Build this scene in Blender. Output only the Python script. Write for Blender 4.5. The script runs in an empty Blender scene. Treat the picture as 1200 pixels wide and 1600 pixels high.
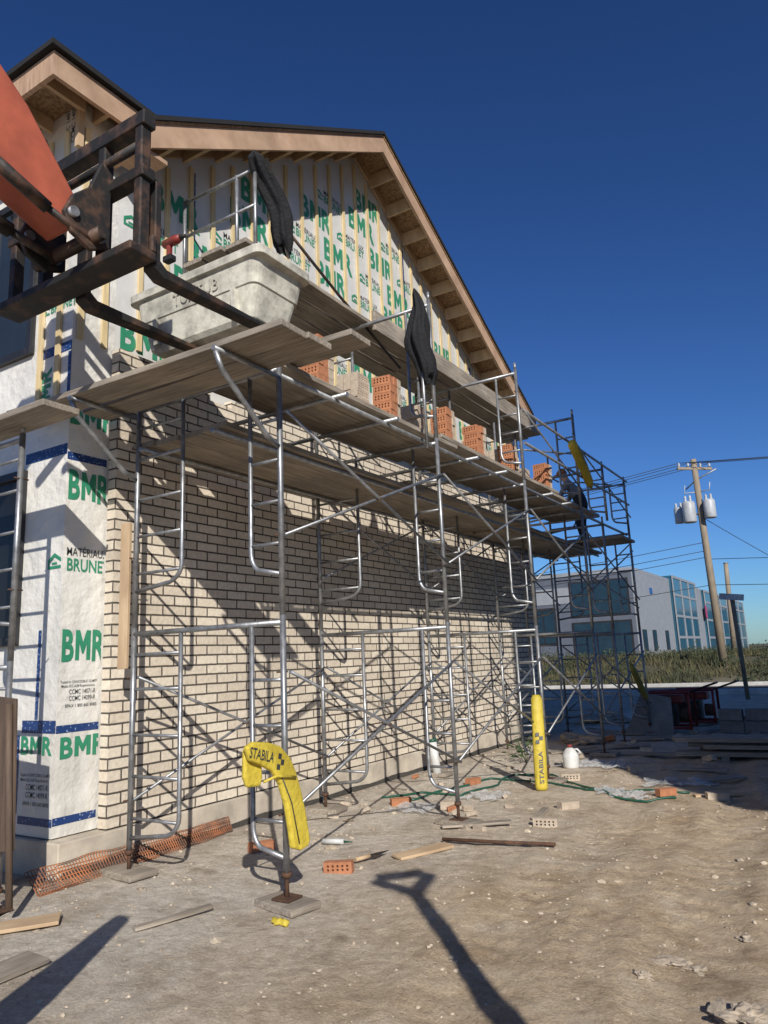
import bpy, bmesh, math, random
from mathutils import Vector, Matrix, noise
random.seed(7)
V=Vector; R=math.radians
sc=bpy.context.scene; col=sc.collection
# ------------------------------------------------------------------ camera
CAM=V((5.12,0,1.5)); FP=1155.0
yaw,pit,rol=R(31.6),R(11.3),R(2.5)
FW=V((-math.sin(yaw)*math.cos(pit),math.cos(yaw)*math.cos(pit),math.sin(pit)))
R0=V((math.cos(yaw),math.sin(yaw),0)); U0=R0.cross(FW)
RV=R0*math.cos(rol)-U0*math.sin(rol); UV=R0*math.sin(rol)+U0*math.cos(rol)
cd=bpy.data.cameras.new('camera'); cam=bpy.data.objects.new('camera',cd); col.objects.link(cam)
cam.matrix_world=Matrix(((RV.x,UV.x,-FW.x,CAM.x),(RV.y,UV.y,-FW.y,CAM.y),(RV.z,UV.z,-FW.z,CAM.z),(0,0,0,1)))
cd.sensor_fit='VERTICAL'; cd.sensor_height=36; cd.sensor_width=27; cd.lens=36*FP/1600; cd.clip_end=3000; cd.clip_start=.05
sc.camera=cam
def ray(px,py): return RV*((px-600)/FP)+UV*((800-py)/FP)+FW
def onx(px,py,x): d=ray(px,py); return CAM+d*((x-CAM.x)/d.x)
def ony(px,py,y): d=ray(px,py); return CAM+d*((y-CAM.y)/d.y)
def onz(px,py,z): d=ray(px,py); return CAM+d*((z-CAM.z)/d.z)
# ------------------------------------------------------------------ materials
def nodes(name):
    m=bpy.data.materials.new(name); m.use_nodes=True; nt=m.node_tree
    return m,nt,nt.nodes['Principled BSDF']
def L(nt,a,b): nt.links.new(a,b)
def pm(name,c1,c2=None,scale=6,rough=.75,metal=0,bump=.15,stretch=(1,1,1),lo=.32,hi=.68,bs=3.0,dirt=.25,trans=0,bdist=.01):
    m,nt,b=nodes(name); N=nt.nodes
    c2=c2 or tuple(x*.8 for x in c1)
    tc=N.new('ShaderNodeTexCoord'); mp=N.new('ShaderNodeMapping'); mp.inputs['Scale'].default_value=stretch
    L(nt,tc.outputs['Object'],mp.inputs['Vector'])
    n=N.new('ShaderNodeTexNoise'); n.inputs['Scale'].default_value=scale; n.inputs['Detail'].default_value=7; n.inputs['Roughness'].default_value=.62
    L(nt,mp.outputs['Vector'],n.inputs['Vector'])
    r=N.new('ShaderNodeValToRGB'); r.color_ramp.elements[0].position=lo; r.color_ramp.elements[1].position=hi
    r.color_ramp.elements[0].color=(*c2,1); r.color_ramp.elements[1].color=(*c1,1)
    L(nt,n.outputs['Fac'],r.inputs['Fac'])
    n2=N.new('ShaderNodeTexNoise'); n2.inputs['Scale'].default_value=1.7; n2.inputs['Detail'].default_value=5
    L(nt,tc.outputs['Object'],n2.inputs['Vector'])
    mr=N.new('ShaderNodeMapRange'); mr.inputs[1].default_value=.3; mr.inputs[2].default_value=.7; mr.inputs[3].default_value=1-dirt; mr.inputs[4].default_value=1
    L(nt,n2.outputs['Fac'],mr.inputs[0])
    mx=N.new('ShaderNodeMix'); mx.data_type='RGBA'; mx.blend_type='MULTIPLY'; mx.inputs[0].default_value=1
    L(nt,r.outputs['Color'],mx.inputs[6]); L(nt,mr.outputs[0],mx.inputs[7])
    L(nt,mx.outputs[2],b.inputs['Base Color'])
    b.inputs['Roughness'].default_value=rough; b.inputs['Metallic'].default_value=metal
    if trans: b.inputs['Alpha'].default_value=1-trans
    if bump:
        n3=N.new('ShaderNodeTexNoise'); n3.inputs['Scale'].default_value=scale*bs; n3.inputs['Detail'].default_value=5
        L(nt,mp.outputs['Vector'],n3.inputs['Vector'])
        bp=N.new('ShaderNodeBump'); bp.inputs['Strength'].default_value=bump; bp.inputs['Distance'].default_value=bdist
        L(nt,n3.outputs['Fac'],bp.inputs['Height']); L(nt,bp.outputs['Normal'],b.inputs['Normal'])
    return m
M={}
M['wrap']=pm('house_wrap',(.80,.775,.72),(.68,.655,.60),scale=1.5,rough=.42,bump=.7,bs=2.8,dirt=.15,bdist=.07)
M['gwrap']=pm('gable_wrap',(.72,.71,.68),(.62,.61,.58),scale=1.5,rough=.5,bump=.4,bs=2.0,dirt=.14,bdist=.05)
M['wood']=pm('spruce',(.62,.45,.28),(.46,.31,.18),scale=10,stretch=(1,.25,.25),bump=.15)
M['strip']=pm('spruce_strip',(.82,.65,.37),(.66,.50,.26),scale=12,stretch=(3,3,.25),bump=.1)
M['fascia']=pm('fascia_wood',(.58,.39,.26),(.40,.25,.16),scale=8,stretch=(4,.4,.4),bump=.2)
M['osb']=pm('osb',(.46,.30,.16),(.24,.14,.07),scale=28,lo=.4,hi=.6,bump=.2)
M['plank']=pm('weathered_plank',(.50,.43,.345),(.22,.18,.14),scale=14,stretch=(4,.22,4),bump=.4,dirt=.45)
M['shingle']=pm('shingle',(.02,.02,.022),(.008,.008,.009),scale=40,rough=.9)
M['steel']=pm('galvanised',(.50,.51,.52),(.25,.25,.255),scale=14,rough=.45,metal=.7,bump=.05,dirt=.35)
M['rust']=pm('rusty_steel',(.18,.09,.05),(.07,.04,.03),scale=20,rough=.8,metal=.3)
M['blacksteel']=pm('black_steel',(.03,.028,.027),(.13,.075,.05),scale=7,rough=.6,metal=.3,lo=.36,hi=.52,bump=.2)
M['orange']=pm('orange_paint',(.60,.15,.085),(.42,.105,.06),scale=5,rough=.55,bump=.05,dirt=.35)
M['concrete']=pm('concrete',(.68,.60,.48),(.48,.41,.33),scale=5,rough=.9,bump=.4,dirt=.35)
M['green']=pm('green_print',(.04,.29,.16),(.03,.22,.12),scale=8,bump=0,rough=.5,dirt=.1)
M['dark']=pm('dark_print',(.05,.055,.055),(.04,.04,.04),bump=0,rough=.5,dirt=.1)
M['black']=pm('black_fabric',(.012,.012,.015),(.006,.006,.008),scale=12,rough=.85,bump=.6,bdist=.02)
M['yellow']=pm('yellow_fabric',(.74,.58,.07),(.56,.42,.04),scale=9,rough=.6,bump=.5,bdist=.02,dirt=.3)
M['yellowdull']=pm('dull_yellow_fabric',(.30,.27,.06),(.2,.17,.04),scale=9,rough=.7,bump=.4)
M['tubm']=pm('mortar_tub',(.74,.71,.60),(.40,.38,.32),scale=7,rough=.7,bump=.5,dirt=.35,lo=.32,hi=.58)
M['mortar']=pm('wet_mortar',(.3,.28,.25),(.22,.2,.18),scale=12,rough=.9,bump=.8)
M['worn']=pm('worn_print',(.42,.40,.34),(.60,.57,.48),scale=22,rough=.8,bump=.2,lo=.4,hi=.6)
M['obrick']=pm('orange_brick',(.54,.225,.11),(.40,.165,.08),scale=14,rough=.9,bump=.3)
M['bbrick']=pm('buff_brick',(.60,.50,.39),(.46,.37,.28),scale=14,rough=.9,bump=.3)
M['glass']=pm('window_glass',(.03,.04,.05),(.02,.03,.04),scale=1,rough=.06,bump=0)
M['darkpane']=pm('dark_window_glass',(.012,.013,.015),(.008,.009,.01),scale=1,rough=.35,bump=0)
M['frame']=pm('black_window_frame',(.03,.03,.035),(.02,.02,.02),rough=.4)
M['net']=pm('orange_net',(.46,.17,.07),(.16,.08,.05),scale=6,rough=.8,lo=.4,hi=.6)
M['membrane']=pm('black_membrane',(.05,.045,.04),(.09,.08,.065),scale=9,rough=.8,bump=.4)
M['brown_sheet']=pm('dark_brown_sheet',(.16,.105,.07),(.08,.055,.04),scale=8,stretch=(4,4,.4),bump=.2)
M['plastic']=pm('clear_plastic',(.72,.72,.71),(.55,.55,.54),scale=6,rough=.22,trans=.5,bump=.4)
M['white']=pm('white_plastic',(.78,.78,.76),(.6,.6,.58),rough=.4)
M['hose']=pm('green_hose',(.02,.12,.075),(.015,.08,.05),rough=.4)
M['red']=pm('red_paint',(.36,.04,.03),(.2,.03,.02),rough=.5,dirt=.5)
M['rubber']=pm('rubber',(.02,.02,.02),(.035,.03,.028),rough=.9,bump=.3)
M['pole']=pm('utility_pole',(.38,.31,.22),(.22,.17,.12),scale=8,stretch=(6,6,.3),bump=.3)
M['trans']=pm('transformer_grey',(.52,.54,.56),(.44,.46,.48),rough=.45)
M['wire']=pm('wire',(.03,.03,.03),(.02,.02,.02),bump=0)
M['clad']=pm('grey_cladding',(.12,.135,.17),(.095,.105,.135),scale=2,rough=.7,bump=0,dirt=.1)
M['cladl']=pm('light_cladding',(.31,.325,.35),(.26,.275,.30),scale=2,rough=.6,bump=0,dirt=.1)
M['blueglass']=pm('blue_glass',(.03,.12,.19),(.02,.08,.13),scale=.3,rough=.15,bump=0)
M['darkglass']=pm('dark_glass',(.012,.03,.05),(.018,.045,.07),scale=.5,rough=.2,bump=0)
M['bluesign']=pm('blue_sign',(.02,.12,.36),(.02,.1,.3),bump=0)
M['pink']=pm('pink_sign',(.5,.06,.18),(.42,.05,.15),bump=0)
M['rock']=pm('rock',(.54,.45,.34),(.33,.265,.2),scale=14,rough=.95,bump=.8)
M['pebble']=pm('pebble',(.64,.54,.41),(.36,.285,.205),scale=2.2,rough=.95,bump=.2,lo=.42,hi=.58)
M['weed']=pm('dry_weed',(.115,.10,.045),(.042,.05,.02),scale=.6,rough=.8,bump=0,lo=.42,hi=.58)
M['leaf']=pm('green_leaf',(.06,.10,.03),(.03,.06,.018),scale=4,rough=.7,bump=0)
M['shrub']=pm('bank_shrub',(.055,.07,.026),(.03,.042,.016),scale=1,rough=.8,bump=0)
M['asphalt']=pm('asphalt',(.095,.09,.085),(.07,.067,.063),scale=30,rough=.98)
M['kerb']=pm('kerb_concrete',(.66,.64,.6),(.52,.5,.47),rough=.9)
M['cmu']=pm('concrete_block',(.26,.26,.255),(.18,.18,.175),scale=10,rough=.95,bump=.4)
M['skin']=pm('skin',(.50,.30,.21),(.42,.25,.17),bump=0,dirt=.05)
M['greyshirt']=pm('grey_shirt',(.25,.26,.28),(.2,.2,.22),rough=.9)
M['navy']=pm('dark_trousers',(.025,.03,.045),(.015,.02,.03),rough=.9)
M['hat']=pm('orange_cap',(.42,.16,.06),(.34,.12,.045),rough=.8)
M['shadeclad']=pm('beige_cladding',(.4,.37,.33),(.34,.31,.28),bump=0)
def mk_tape():
    m,nt,b=nodes('blue_tape'); N=nt.nodes
    tc=N.new('ShaderNodeTexCoord'); v=N.new('ShaderNodeTexVoronoi'); v.inputs['Scale'].default_value=42
    L(nt,tc.outputs['Object'],v.inputs['Vector']); r=N.new('ShaderNodeValToRGB')
    r.color_ramp.elements[0].position=.2; r.color_ramp.elements[0].color=(.3,.36,.5,1)
    r.color_ramp.elements[1].position=.27; r.color_ramp.elements[1].color=(.015,.045,.16,1)
    L(nt,v.outputs['Distance'],r.inputs['Fac']); L(nt,r.outputs['Color'],b.inputs['Base Color']); b.inputs['Roughness'].default_value=.4
    return m
M['tape']=mk_tape()
def mk_brick():
    m,nt,b=nodes('buff_brickwork'); N=nt.nodes
    g=N.new('ShaderNodeNewGeometry'); s=N.new('ShaderNodeSeparateXYZ'); L(nt,g.outputs['Position'],s.inputs[0])
    ad=N.new('ShaderNodeMath'); ad.operation='ADD'; L(nt,s.outputs['X'],ad.inputs[0]); L(nt,s.outputs['Y'],ad.inputs[1])
    sz=N.new('ShaderNodeMath'); sz.operation='SUBTRACT'; L(nt,s.outputs['Z'],sz.inputs[0]); sz.inputs[1].default_value=.3
    c=N.new('ShaderNodeCombineXYZ'); L(nt,ad.outputs[0],c.inputs[0]); L(nt,sz.outputs[0],c.inputs[1])
    wn=N.new('ShaderNodeTexNoise'); wn.inputs['Scale'].default_value=9; wn.inputs['Detail'].default_value=3
    L(nt,g.outputs['Position'],wn.inputs['Vector'])
    wv=N.new('ShaderNodeVectorMath'); wv.operation='MULTIPLY_ADD'; L(nt,wn.outputs['Color'],wv.inputs[0]); wv.inputs[1].default_value=(.012,.009,0); L(nt,c.outputs[0],wv.inputs[2])
    t=N.new('ShaderNodeTexBrick'); t.offset=.5; t.squash=1
    t.inputs['Scale'].default_value=1; t.inputs['Brick Width'].default_value=.267; t.inputs['Row Height'].default_value=.088
    t.inputs['Mortar Size'].default_value=.0080; t.inputs['Mortar Smooth'].default_value=.12; t.inputs['Bias'].default_value=-.15
    t.inputs['Color1'].default_value=(.73,.64,.515,1); t.inputs['Color2'].default_value=(.58,.49,.385,1); t.inputs['Mortar'].default_value=(.095,.078,.062,1)
    L(nt,wv.outputs[0],t.inputs['Vector'])
    n=N.new('ShaderNodeTexNoise'); n.inputs['Scale'].default_value=26; n.inputs['Detail'].default_value=6; L(nt,g.outputs['Position'],n.inputs['Vector'])
    n2=N.new('ShaderNodeTexNoise'); n2.inputs['Scale'].default_value=.9; n2.inputs['Detail'].default_value=5; L(nt,g.outputs['Position'],n2.inputs['Vector'])
    mu=N.new('ShaderNodeMath'); mu.operation='ADD'; L(nt,n.outputs['Fac'],mu.inputs[0]); L(nt,n2.outputs['Fac'],mu.inputs[1])
    mr=N.new('ShaderNodeMapRange'); mr.inputs[1].default_value=.7; mr.inputs[2].default_value=1.3; mr.inputs[3].default_value=.78; mr.inputs[4].default_value=1.1; L(nt,mu.outputs[0],mr.inputs[0])
    mx=N.new('ShaderNodeMix'); mx.data_type='RGBA'; mx.blend_type='MULTIPLY'; mx.inputs[0].default_value=1
    L(nt,t.outputs['Color'],mx.inputs[6]); L(nt,mr.outputs[0],mx.inputs[7]); L(nt,mx.outputs[2],b.inputs['Base Color'])
    b.inputs['Roughness'].default_value=.9
    inv=N.new('ShaderNodeMath'); inv.operation='MULTIPLY_ADD'; L(nt,t.outputs['Fac'],inv.inputs[0]); inv.inputs[1].default_value=-1
    n3=N.new('ShaderNodeMath'); n3.operation='MULTIPLY'; L(nt,n.outputs['Fac'],n3.inputs[0]); n3.inputs[1].default_value=.5; L(nt,n3.outputs[0],inv.inputs[2])
    bp=N.new('ShaderNodeBump'); bp.inputs['Strength'].default_value=.8; bp.inputs['Distance'].default_value=.012
    L(nt,inv.outputs[0],bp.inputs['Height']); L(nt,bp.outputs['Normal'],b.inputs['Normal'])
    return m
M['brick']=mk_brick()
def mk_ground():
    m,nt,b=nodes('site_earth'); N=nt.nodes
    g=N.new('ShaderNodeNewGeometry'); s=N.new('ShaderNodeSeparateXYZ'); L(nt,g.outputs['Position'],s.inputs[0])
    def nz(sc_,d=6,ro=.6):
        n=N.new('ShaderNodeTexNoise'); n.inputs['Scale'].default_value=sc_; n.inputs['Detail'].default_value=d; n.inputs['Roughness'].default_value=ro
        L(nt,g.outputs['Position'],n.inputs['Vector']); return n.outputs['Fac']
    def mapr(o,a,b_,c,d):
        r=N.new('ShaderNodeMapRange'); L(nt,o,r.inputs[0]); r.inputs[1].default_value=a; r.inputs[2].default_value=b_; r.inputs[3].default_value=c; r.inputs[4].default_value=d; return r.outputs[0]
    def mixc(f,a,b_,mode='MIX'):
        x=N.new('ShaderNodeMix'); x.data_type='RGBA'; x.blend_type=mode
        if isinstance(f,float): x.inputs[0].default_value=f
        else: L(nt,f,x.inputs[0])
        for i,c in ((6,a),(7,b_)):
            if isinstance(c,tuple): x.inputs[i].default_value=(*c,1)
            else: L(nt,c,x.inputs[i])
        return x.outputs[2]
    fine=nz(70,10,.78); med=nz(11,9,.72); big=nz(.8,5); pat=nz(2.3,7,.65)
    tan=mixc(mapr(med,.35,.65,0,1),(.48,.36,.235),(.68,.54,.37))
    grey=mixc(mapr(med,.35,.65,0,1),(.50,.44,.36),(.76,.685,.58))
    ad=N.new('ShaderNodeMath'); ad.operation='MULTIPLY_ADD'; L(nt,big,ad.inputs[0]); ad.inputs[1].default_value=-3.2; L(nt,s.outputs['X'],ad.inputs[2])
    base=mixc(mapr(ad.outputs[0],-.4,1.8,1,.0),tan,grey)
    base=mixc(mapr(pat,.36,.52,.75,0),base,mixc(1.0,base,(.66,.61,.55),'MULTIPLY'))
    base=mixc(mapr(pat,.56,.70,0,.5),base,(.74,.65,.52))
    base=mixc(mapr(fine,.32,.55,0,1),mixc(1.0,base,(.60,.56,.52),'MULTIPLY'),base)
    wet=nz(1.3,6); base=mixc(mapr(wet,.61,.67,0,.55),base,mixc(1.0,base,(.48,.43,.38),'MULTIPLY'))
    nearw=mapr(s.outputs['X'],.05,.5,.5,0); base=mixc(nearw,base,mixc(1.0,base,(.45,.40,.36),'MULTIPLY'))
    far=mapr(s.outputs['Y'],24,34,0,1); base=mixc(far,base,(.09,.08,.04))
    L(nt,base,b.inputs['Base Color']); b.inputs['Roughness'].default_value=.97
    h=N.new('ShaderNodeMath'); h.operation='MULTIPLY_ADD'; L(nt,fine,h.inputs[0]); h.inputs[1].default_value=.4; L(nt,med,h.inputs[2])
    bp=N.new('ShaderNodeBump'); bp.inputs['Strength'].default_value=.85; bp.inputs['Distance'].default_value=.045
    L(nt,h.outputs[0],bp.inputs['Height']); L(nt,bp.outputs['Normal'],b.inputs['Normal'])
    return m
M['ground']=mk_ground()
# ------------------------------------------------------------------ mesh builder
ORG={}
def tag(o,label=None,cat=None,group=None,kind=None):
    if label: o['label']=label
    if cat: o['category']=cat
    if group: o['group']=group
    if kind: o['kind']=kind
    return o
def thing(name,label,cat,loc=(0,0,0),rotz=0,group=None):
    o=bpy.data.objects.new(name,None); col.objects.link(o); o.location=loc; o.rotation_euler=(0,0,rotz); o.empty_display_size=.1
    ORG[o]=V(loc); return tag(o,label,cat,group)
class MB:
    def __init__(s): s.v=[]; s.f=[]; s.sm=[]; s.mi=[]
    def add(s,vs,fs,smooth=False,mi=0):
        k=len(s.v); s.v+=[V(v) for v in vs]
        for f in fs: s.f.append([k+i for i in f]); s.sm.append(smooth); s.mi.append(mi)
        return s
    def box(s,c,d,rot=None,mi=0):
        c=V(c); h=V(d)/2; vs=[]
        for x in (-1,1):
            for y in (-1,1):
                for z in (-1,1):
                    p=V((x*h.x,y*h.y,z*h.z)); vs.append(c+(rot@p if rot else p))
        return s.add(vs,[(0,1,3,2),(4,6,7,5),(0,4,5,1),(2,3,7,6),(0,2,6,4),(1,5,7,3)],mi=mi)
    def bb(s,x0,x1,y0,y1,z0,z1,mi=0): return s.box(((x0+x1)/2,(y0+y1)/2,(z0+z1)/2),(abs(x1-x0),abs(y1-y0),abs(z1-z0)),mi=mi)
    def prism(s,poly,ext,mi=0):
        n=len(poly); e=V(ext); p=[V(q) for q in poly]
        return s.add(p+[q+e for q in p],[list(range(n))[::-1],list(range(n,2*n))]+[(i,(i+1)%n,n+(i+1)%n,n+i) for i in range(n)],mi=mi)
    def tube(s,pts,r,n=8,cap=True,flat=None,mi=0):
        pts=[V(p) for p in pts]; m=len(pts); rs=r if isinstance(r,(list,tuple)) else [r]*m
        t=[(pts[min(i+1,m-1)]-pts[max(i-1,0)]).normalized() for i in range(m)]
        a=t[0].orthogonal().normalized()
        if flat is not None: a=(V(flat)-t[0]*V(flat).dot(t[0])).normalized()
        vs=[]
        for i in range(m):
            a=(a-t[i]*a.dot(t[i])).normalized(); b=t[i].cross(a)
            for j in range(n):
                w=2*math.pi*j/n
                rr=rs[i]
                if isinstance(rr,(list,tuple)): vs.append(pts[i]+a*math.cos(w)*rr[0]+b*math.sin(w)*rr[1])
                else: vs.append(pts[i]+(a*math.cos(w)+b*math.sin(w))*rr)
        fs=[(i*n+j,i*n+(j+1)%n,(i+1)*n+(j+1)%n,(i+1)*n+j) for i in range(m-1) for j in range(n)]
        s.add(vs,fs,True,mi)
        if cap:
            k=len(s.v)-m*n; s.f.append([k+j for j in range(n)][::-1]); s.f.append([k+(m-1)*n+j for j in range(n)]); s.sm+=[False,False]; s.mi+=[mi,mi]
        return s
    def lathe(s,prof,c,axis=(0,0,1),n=20,mi=0):
        c=V(c); ax=V(axis).normalized(); return s.tube([c+ax*h for r,h in prof],[max(r,.0005) for r,h in prof],n,mi=mi)
    def build(s,name,mat,parent=None,bevel=0,local=False,at=None,recalc=True,rot=None):
        o0=V((0,0,0))
        if parent is not None and not local: o0=ORG[parent]
        if at is not None: o0=V(at)
        me=bpy.data.meshes.new(name); me.from_pydata([tuple(v-o0) for v in s.v],[],s.f)
        mats=mat if isinstance(mat,list) else [mat]
        for m in mats: me.materials.append(m)
        me.polygons.foreach_set('use_smooth',s.sm); me.polygons.foreach_set('material_index',s.mi)
        if recalc:
            bm=bmesh.new(); bm.from_mesh(me); bmesh.ops.recalc_face_normals(bm,faces=bm.faces); bm.to_mesh(me); bm.free()
        o=bpy.data.objects.new(name,me); col.objects.link(o)
        if parent is not None: o.parent=parent; ORG[o]=ORG[parent]
        else: ORG[o]=o0
        if at is not None and parent is None: o.location=o0
        if bevel:
            b=o.modifiers.new('bevel','BEVEL'); b.width=bevel; b.segments=2; b.limit_method='ANGLE'
        return o
def copy_tree(o,parent=None):
    c=o.copy(); col.objects.link(c)
    if parent is not None: c.parent=parent
    ORG[c]=ORG.get(o,V((0,0,0)))
    for ch in list(o.children): copy_tree(ch,c)
    return c
# text
_tc={}
def text_geo(t,bold):
    if (t,bold) in _tc: return _tc[(t,bold)]
    cu=bpy.data.curves.new('t','FONT'); cu.body=t; cu.size=1; cu.offset=bold; cu.resolution_u=3
    ob=bpy.data.objects.new('t',cu); col.objects.link(ob)
    dg=bpy.context.evaluated_depsgraph_get(); me=ob.evaluated_get(dg).to_mesh()
    vs=[v.co.copy() for v in me.vertices]; fs=[list(p.vertices) for p in me.polygons]
    bpy.data.objects.remove(ob); bpy.data.curves.remove(cu)
    x0=min(v.x for v in vs); x1=max(v.x for v in vs); y0=min(v.y for v in vs)
    vs=[((v.x-x0)/.7,v.y/.7) for v in vs]
    _tc[(t,bold)]=(vs,fs,(x1-x0)/.7); return _tc[(t,bold)]
def bold_bmr():
    if 'BMRx' in _tc: return _tc['BMRx']
    vs=[];fs=[]
    def put_(g,x):
        k=len(vs); v_,f_,w_=g; vs.extend([(a+x,b) for a,b in v_]); fs.extend([[i+k for i in f] for f in f_]); return x+w_
    x=put_(text_geo('B',.035),0)+.1
    Mq=[(0,0),(0,1),(.28,1),(.50,.60),(.72,1),(1.0,1),(1.0,0),(.74,0),(.74,.55),(.56,.22),(.44,.22),(.26,.55),(.26,0)]
    bm=bmesh.new(); f=bm.faces.new([bm.verts.new((a,b,0)) for a,b in Mq]); bmesh.ops.triangulate(bm,faces=[f]); bm.verts.index_update()
    x=put_(([(v.co.x,v.co.y) for v in bm.verts],[[v.index for v in q.verts] for q in bm.faces],1.0),x)+.12; bm.free()
    x=put_(text_geo('R',.035),x); _tc['BMRx']=(vs,fs,x); return _tc['BMRx']
def add_text(mb,t,o,ux,uy,h,bold=.02,w=None,clip=None,mi=0):
    vs,fs,tw=bold_bmr() if t=='BMR' else text_geo(t,bold); o=V(o); ux=V(ux); uy=V(uy); k=h if w is None else w/tw
    pts=[o+ux*(x*k)+uy*(y*h) for x,y in vs]
    if clip:
        bm=bmesh.new(); bv=[bm.verts.new(p) for p in pts]
        for f in fs:
            try: bm.faces.new([bv[i] for i in f])
            except ValueError: pass
        for (p,n) in clip:
            bmesh.ops.bisect_plane(bm,geom=bm.verts[:]+bm.edges[:]+bm.faces[:],plane_co=p,plane_no=n,clear_outer=True)
        bm.verts.index_update(); mb.add([v.co.copy() for v in bm.verts],[[v.index for v in f.verts] for f in bm.faces],mi=mi); bm.free()
    else: mb.add(pts,fs,mi=mi)
    return tw*k
# ------------------------------------------------------------------ ground
def sm(t): t=max(0,min(1,t)); return t*t*(3-2*t)
def gz(x,y):
    near=1-.8*sm((y-12)/9)
    p=V((x,y,0))
    n=.05*noise.noise(p*.45)+.02*noise.noise(p*1.7)
    if -3<x<9 and -1<y<18:
        n+=.009*noise.noise(p*5)+.008*noise.noise(p*11)+.006*noise.noise(p*23)
        rough=max(0,noise.noise(p*.7+V((3,1,0)))); n+=.05*rough*abs(noise.noise(p*8))
        for off in (0,.95,1.85):
            u=x-(3.45-.10*(y-3)+off+.08*math.sin(y*1.1)); e=math.exp(-(u/.2)**2)
            n+=-.026*e+.005*e*math.sin(y*2*math.pi/.2+abs(u)*9)+.014*math.exp(-((abs(u)-.3)/.09)**2)
    foot=sm((x-1.0)/2.2)*.75+.25
    z=n*near*(foot if y<15 else 1)
    if 3<y<14.5: z+=.035*math.exp(-max(0,x)/.45)
    return z+.9*sm((y-31)/7)
def lines(a,b,st,far,g=1.18,mids=()):
    c=[a+st*i for i in range(int((b-a)/st)+1)]
    for (e,s2) in mids:
        while c[-1]<e: c.append(c[-1]+s2)
    s2=st if not mids else mids[-1][1]
    while c[-1]<far: s2*=g; c.append(c[-1]+s2)
    s2=st; low=[a]
    while low[-1]>-far: s2*=1.3; low.append(low[-1]-s2)
    return low[:0:-1]+c
xs=lines(.2,6.0,.03,800); ys=lines(1.6,7.5,.03,1500,1.15,((10,.06),(16,.11),(45,.6)))
nx=len(xs)
gv=[(x,y,gz(x,y)) for y in ys for x in xs]
gf=[(j*nx+i,j*nx+i+1,(j+1)*nx+i+1,(j+1)*nx+i) for j in range(len(ys)-1) for i in range(nx-1)]
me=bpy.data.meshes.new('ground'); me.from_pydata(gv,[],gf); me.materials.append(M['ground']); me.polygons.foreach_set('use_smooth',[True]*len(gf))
go=bpy.data.objects.new('ground',me); col.objects.link(go)
tag(go,'dry rutted bare earth of the building site with grey dust by the wall','ground',kind='structure')
r=MB().bb(-150,150,25.6,29.6,-.02,.055); tag(r.build('road',M['asphalt']),'dark asphalt road crossing beyond the site','road',kind='structure')
k=MB().bb(-150,150,25.3,25.6,-.1,.17); k.bb(-150,150,29.6,29.85,-.1,.18)
tag(k.build('pavement',M['kerb'],bevel=.02),'pale concrete kerbs along both sides of the road','pavement',kind='structure')
# ------------------------------------------------------------------ house
H=thing('house','unfinished house with buff brick lower wall, white printed wrap and open gable eaves','house',(-.13,4.0,0))
XW=-.13
E1=onx(238,184,.38); RG=onx(597,208,.38); E2=onx(831,648,.38)
a1,rg,a2=(E1.y,E1.z),(RG.y,RG.z),(E2.y,E2.z)
YN,YE,YF=4.05,13.84,3.62
def zline(y):
    if y<rg[0]: return a1[1]+(rg[1]-a1[1])*(y-a1[0])/(rg[0]-a1[0])
    return a2[1]+(rg[1]-a2[1])*(y-a2[0])/(rg[0]-a2[0])
TC=ony(85,76,3.15)
f=MB(); f.bb(-9,.03,3.57,13.87,-.6,.29); f.build('foundation',M['concrete'],H,bevel=.01)
m=MB()
for i in range(60):
    y0=3.6+10.2*i/60; y1=3.6+10.2*(i+1)/60; t0=.055+.03*noise.noise(V((y0*2,0,0))); t1=.055+.03*noise.noise(V((y1*2,0,0)))
    m.add([(.036,y0,-.1),(.036,y1,-.1),(.036,y1,t1+.03),(.036,y0,t0+.03)],[(0,1,2,3)])
m.build('membrane',M['membrane'],H,recalc=False)
b=MB(); b.prism([(0,4.0,.3),(0,YE,.3),(0,YE,4.2),(0,5.4,4.2),(0,5.4,4.12),(0,5.1,4.12),(0,5.1,4.2),(0,4.4,4.2),(0,4.4,4.29),(0,4.0,4.29)],(-.1,0,0))
b.build('brick_veneer',M['brick'],H)
w=MB(); w.prism([(XW,YN,.3),(XW,YE,.3),(XW,YE,zline(YE)-.07),(XW,rg[0],rg[1]-.07),(XW,YN,zline(YN)-.07)],(-.12,0,0))
w.build('gable_wall',M['gwrap'],H)
w=MB(); w.bb(-9,XW,YF,YN-.002,.3,TC.z-.05); w.build('tower_wall',M['wrap'],H)
w=MB(); w.bb(-9,-.26,13.6,13.84,.3,6); w.build('rear_wall',M['wrap'],H)
MB().bb(-9,-8.8,4.1,13.59,.3,6).build('rear_wall',M['wrap'],H)
def slab(A,B,x0,x1,t0,t1): 
    return [(x0,A[0],A[1]-t0),(x0,B[0],B[1]-t0),(x0,B[0],B[1]-t1),(x0,A[0],A[1]-t1)],(x1-x0,0,0)
for A,B in ((a1,rg),(rg,a2)):
    o=MB().prism(*slab(A,B,.42,-9,-.015,.035)).build('roof',M['shingle'],H)
    MB().prism(*slab(A,B,.40,-9,.037,.06)).build('roof_deck',M['osb'],H)
    MB().prism(*slab(A,B,.385,.345,.062,.31)).build('rake_board',M['fascia'],H)
    MB().prism(*slab(A,B,-.125,-.09,.062,.2)).build('ledger_board',M['wood'],H)
y=a1[0]+.35
while y<a2[0]-.1:
    if abs(y-rg[0])>.15:
        z=zline(y); MB().bb(-.088,.343,y-.019,y+.019,z-.30 if y>rg[0] else z-.27,z-.10).build('lookout',M['wood'],H)
    y+=.46
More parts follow.
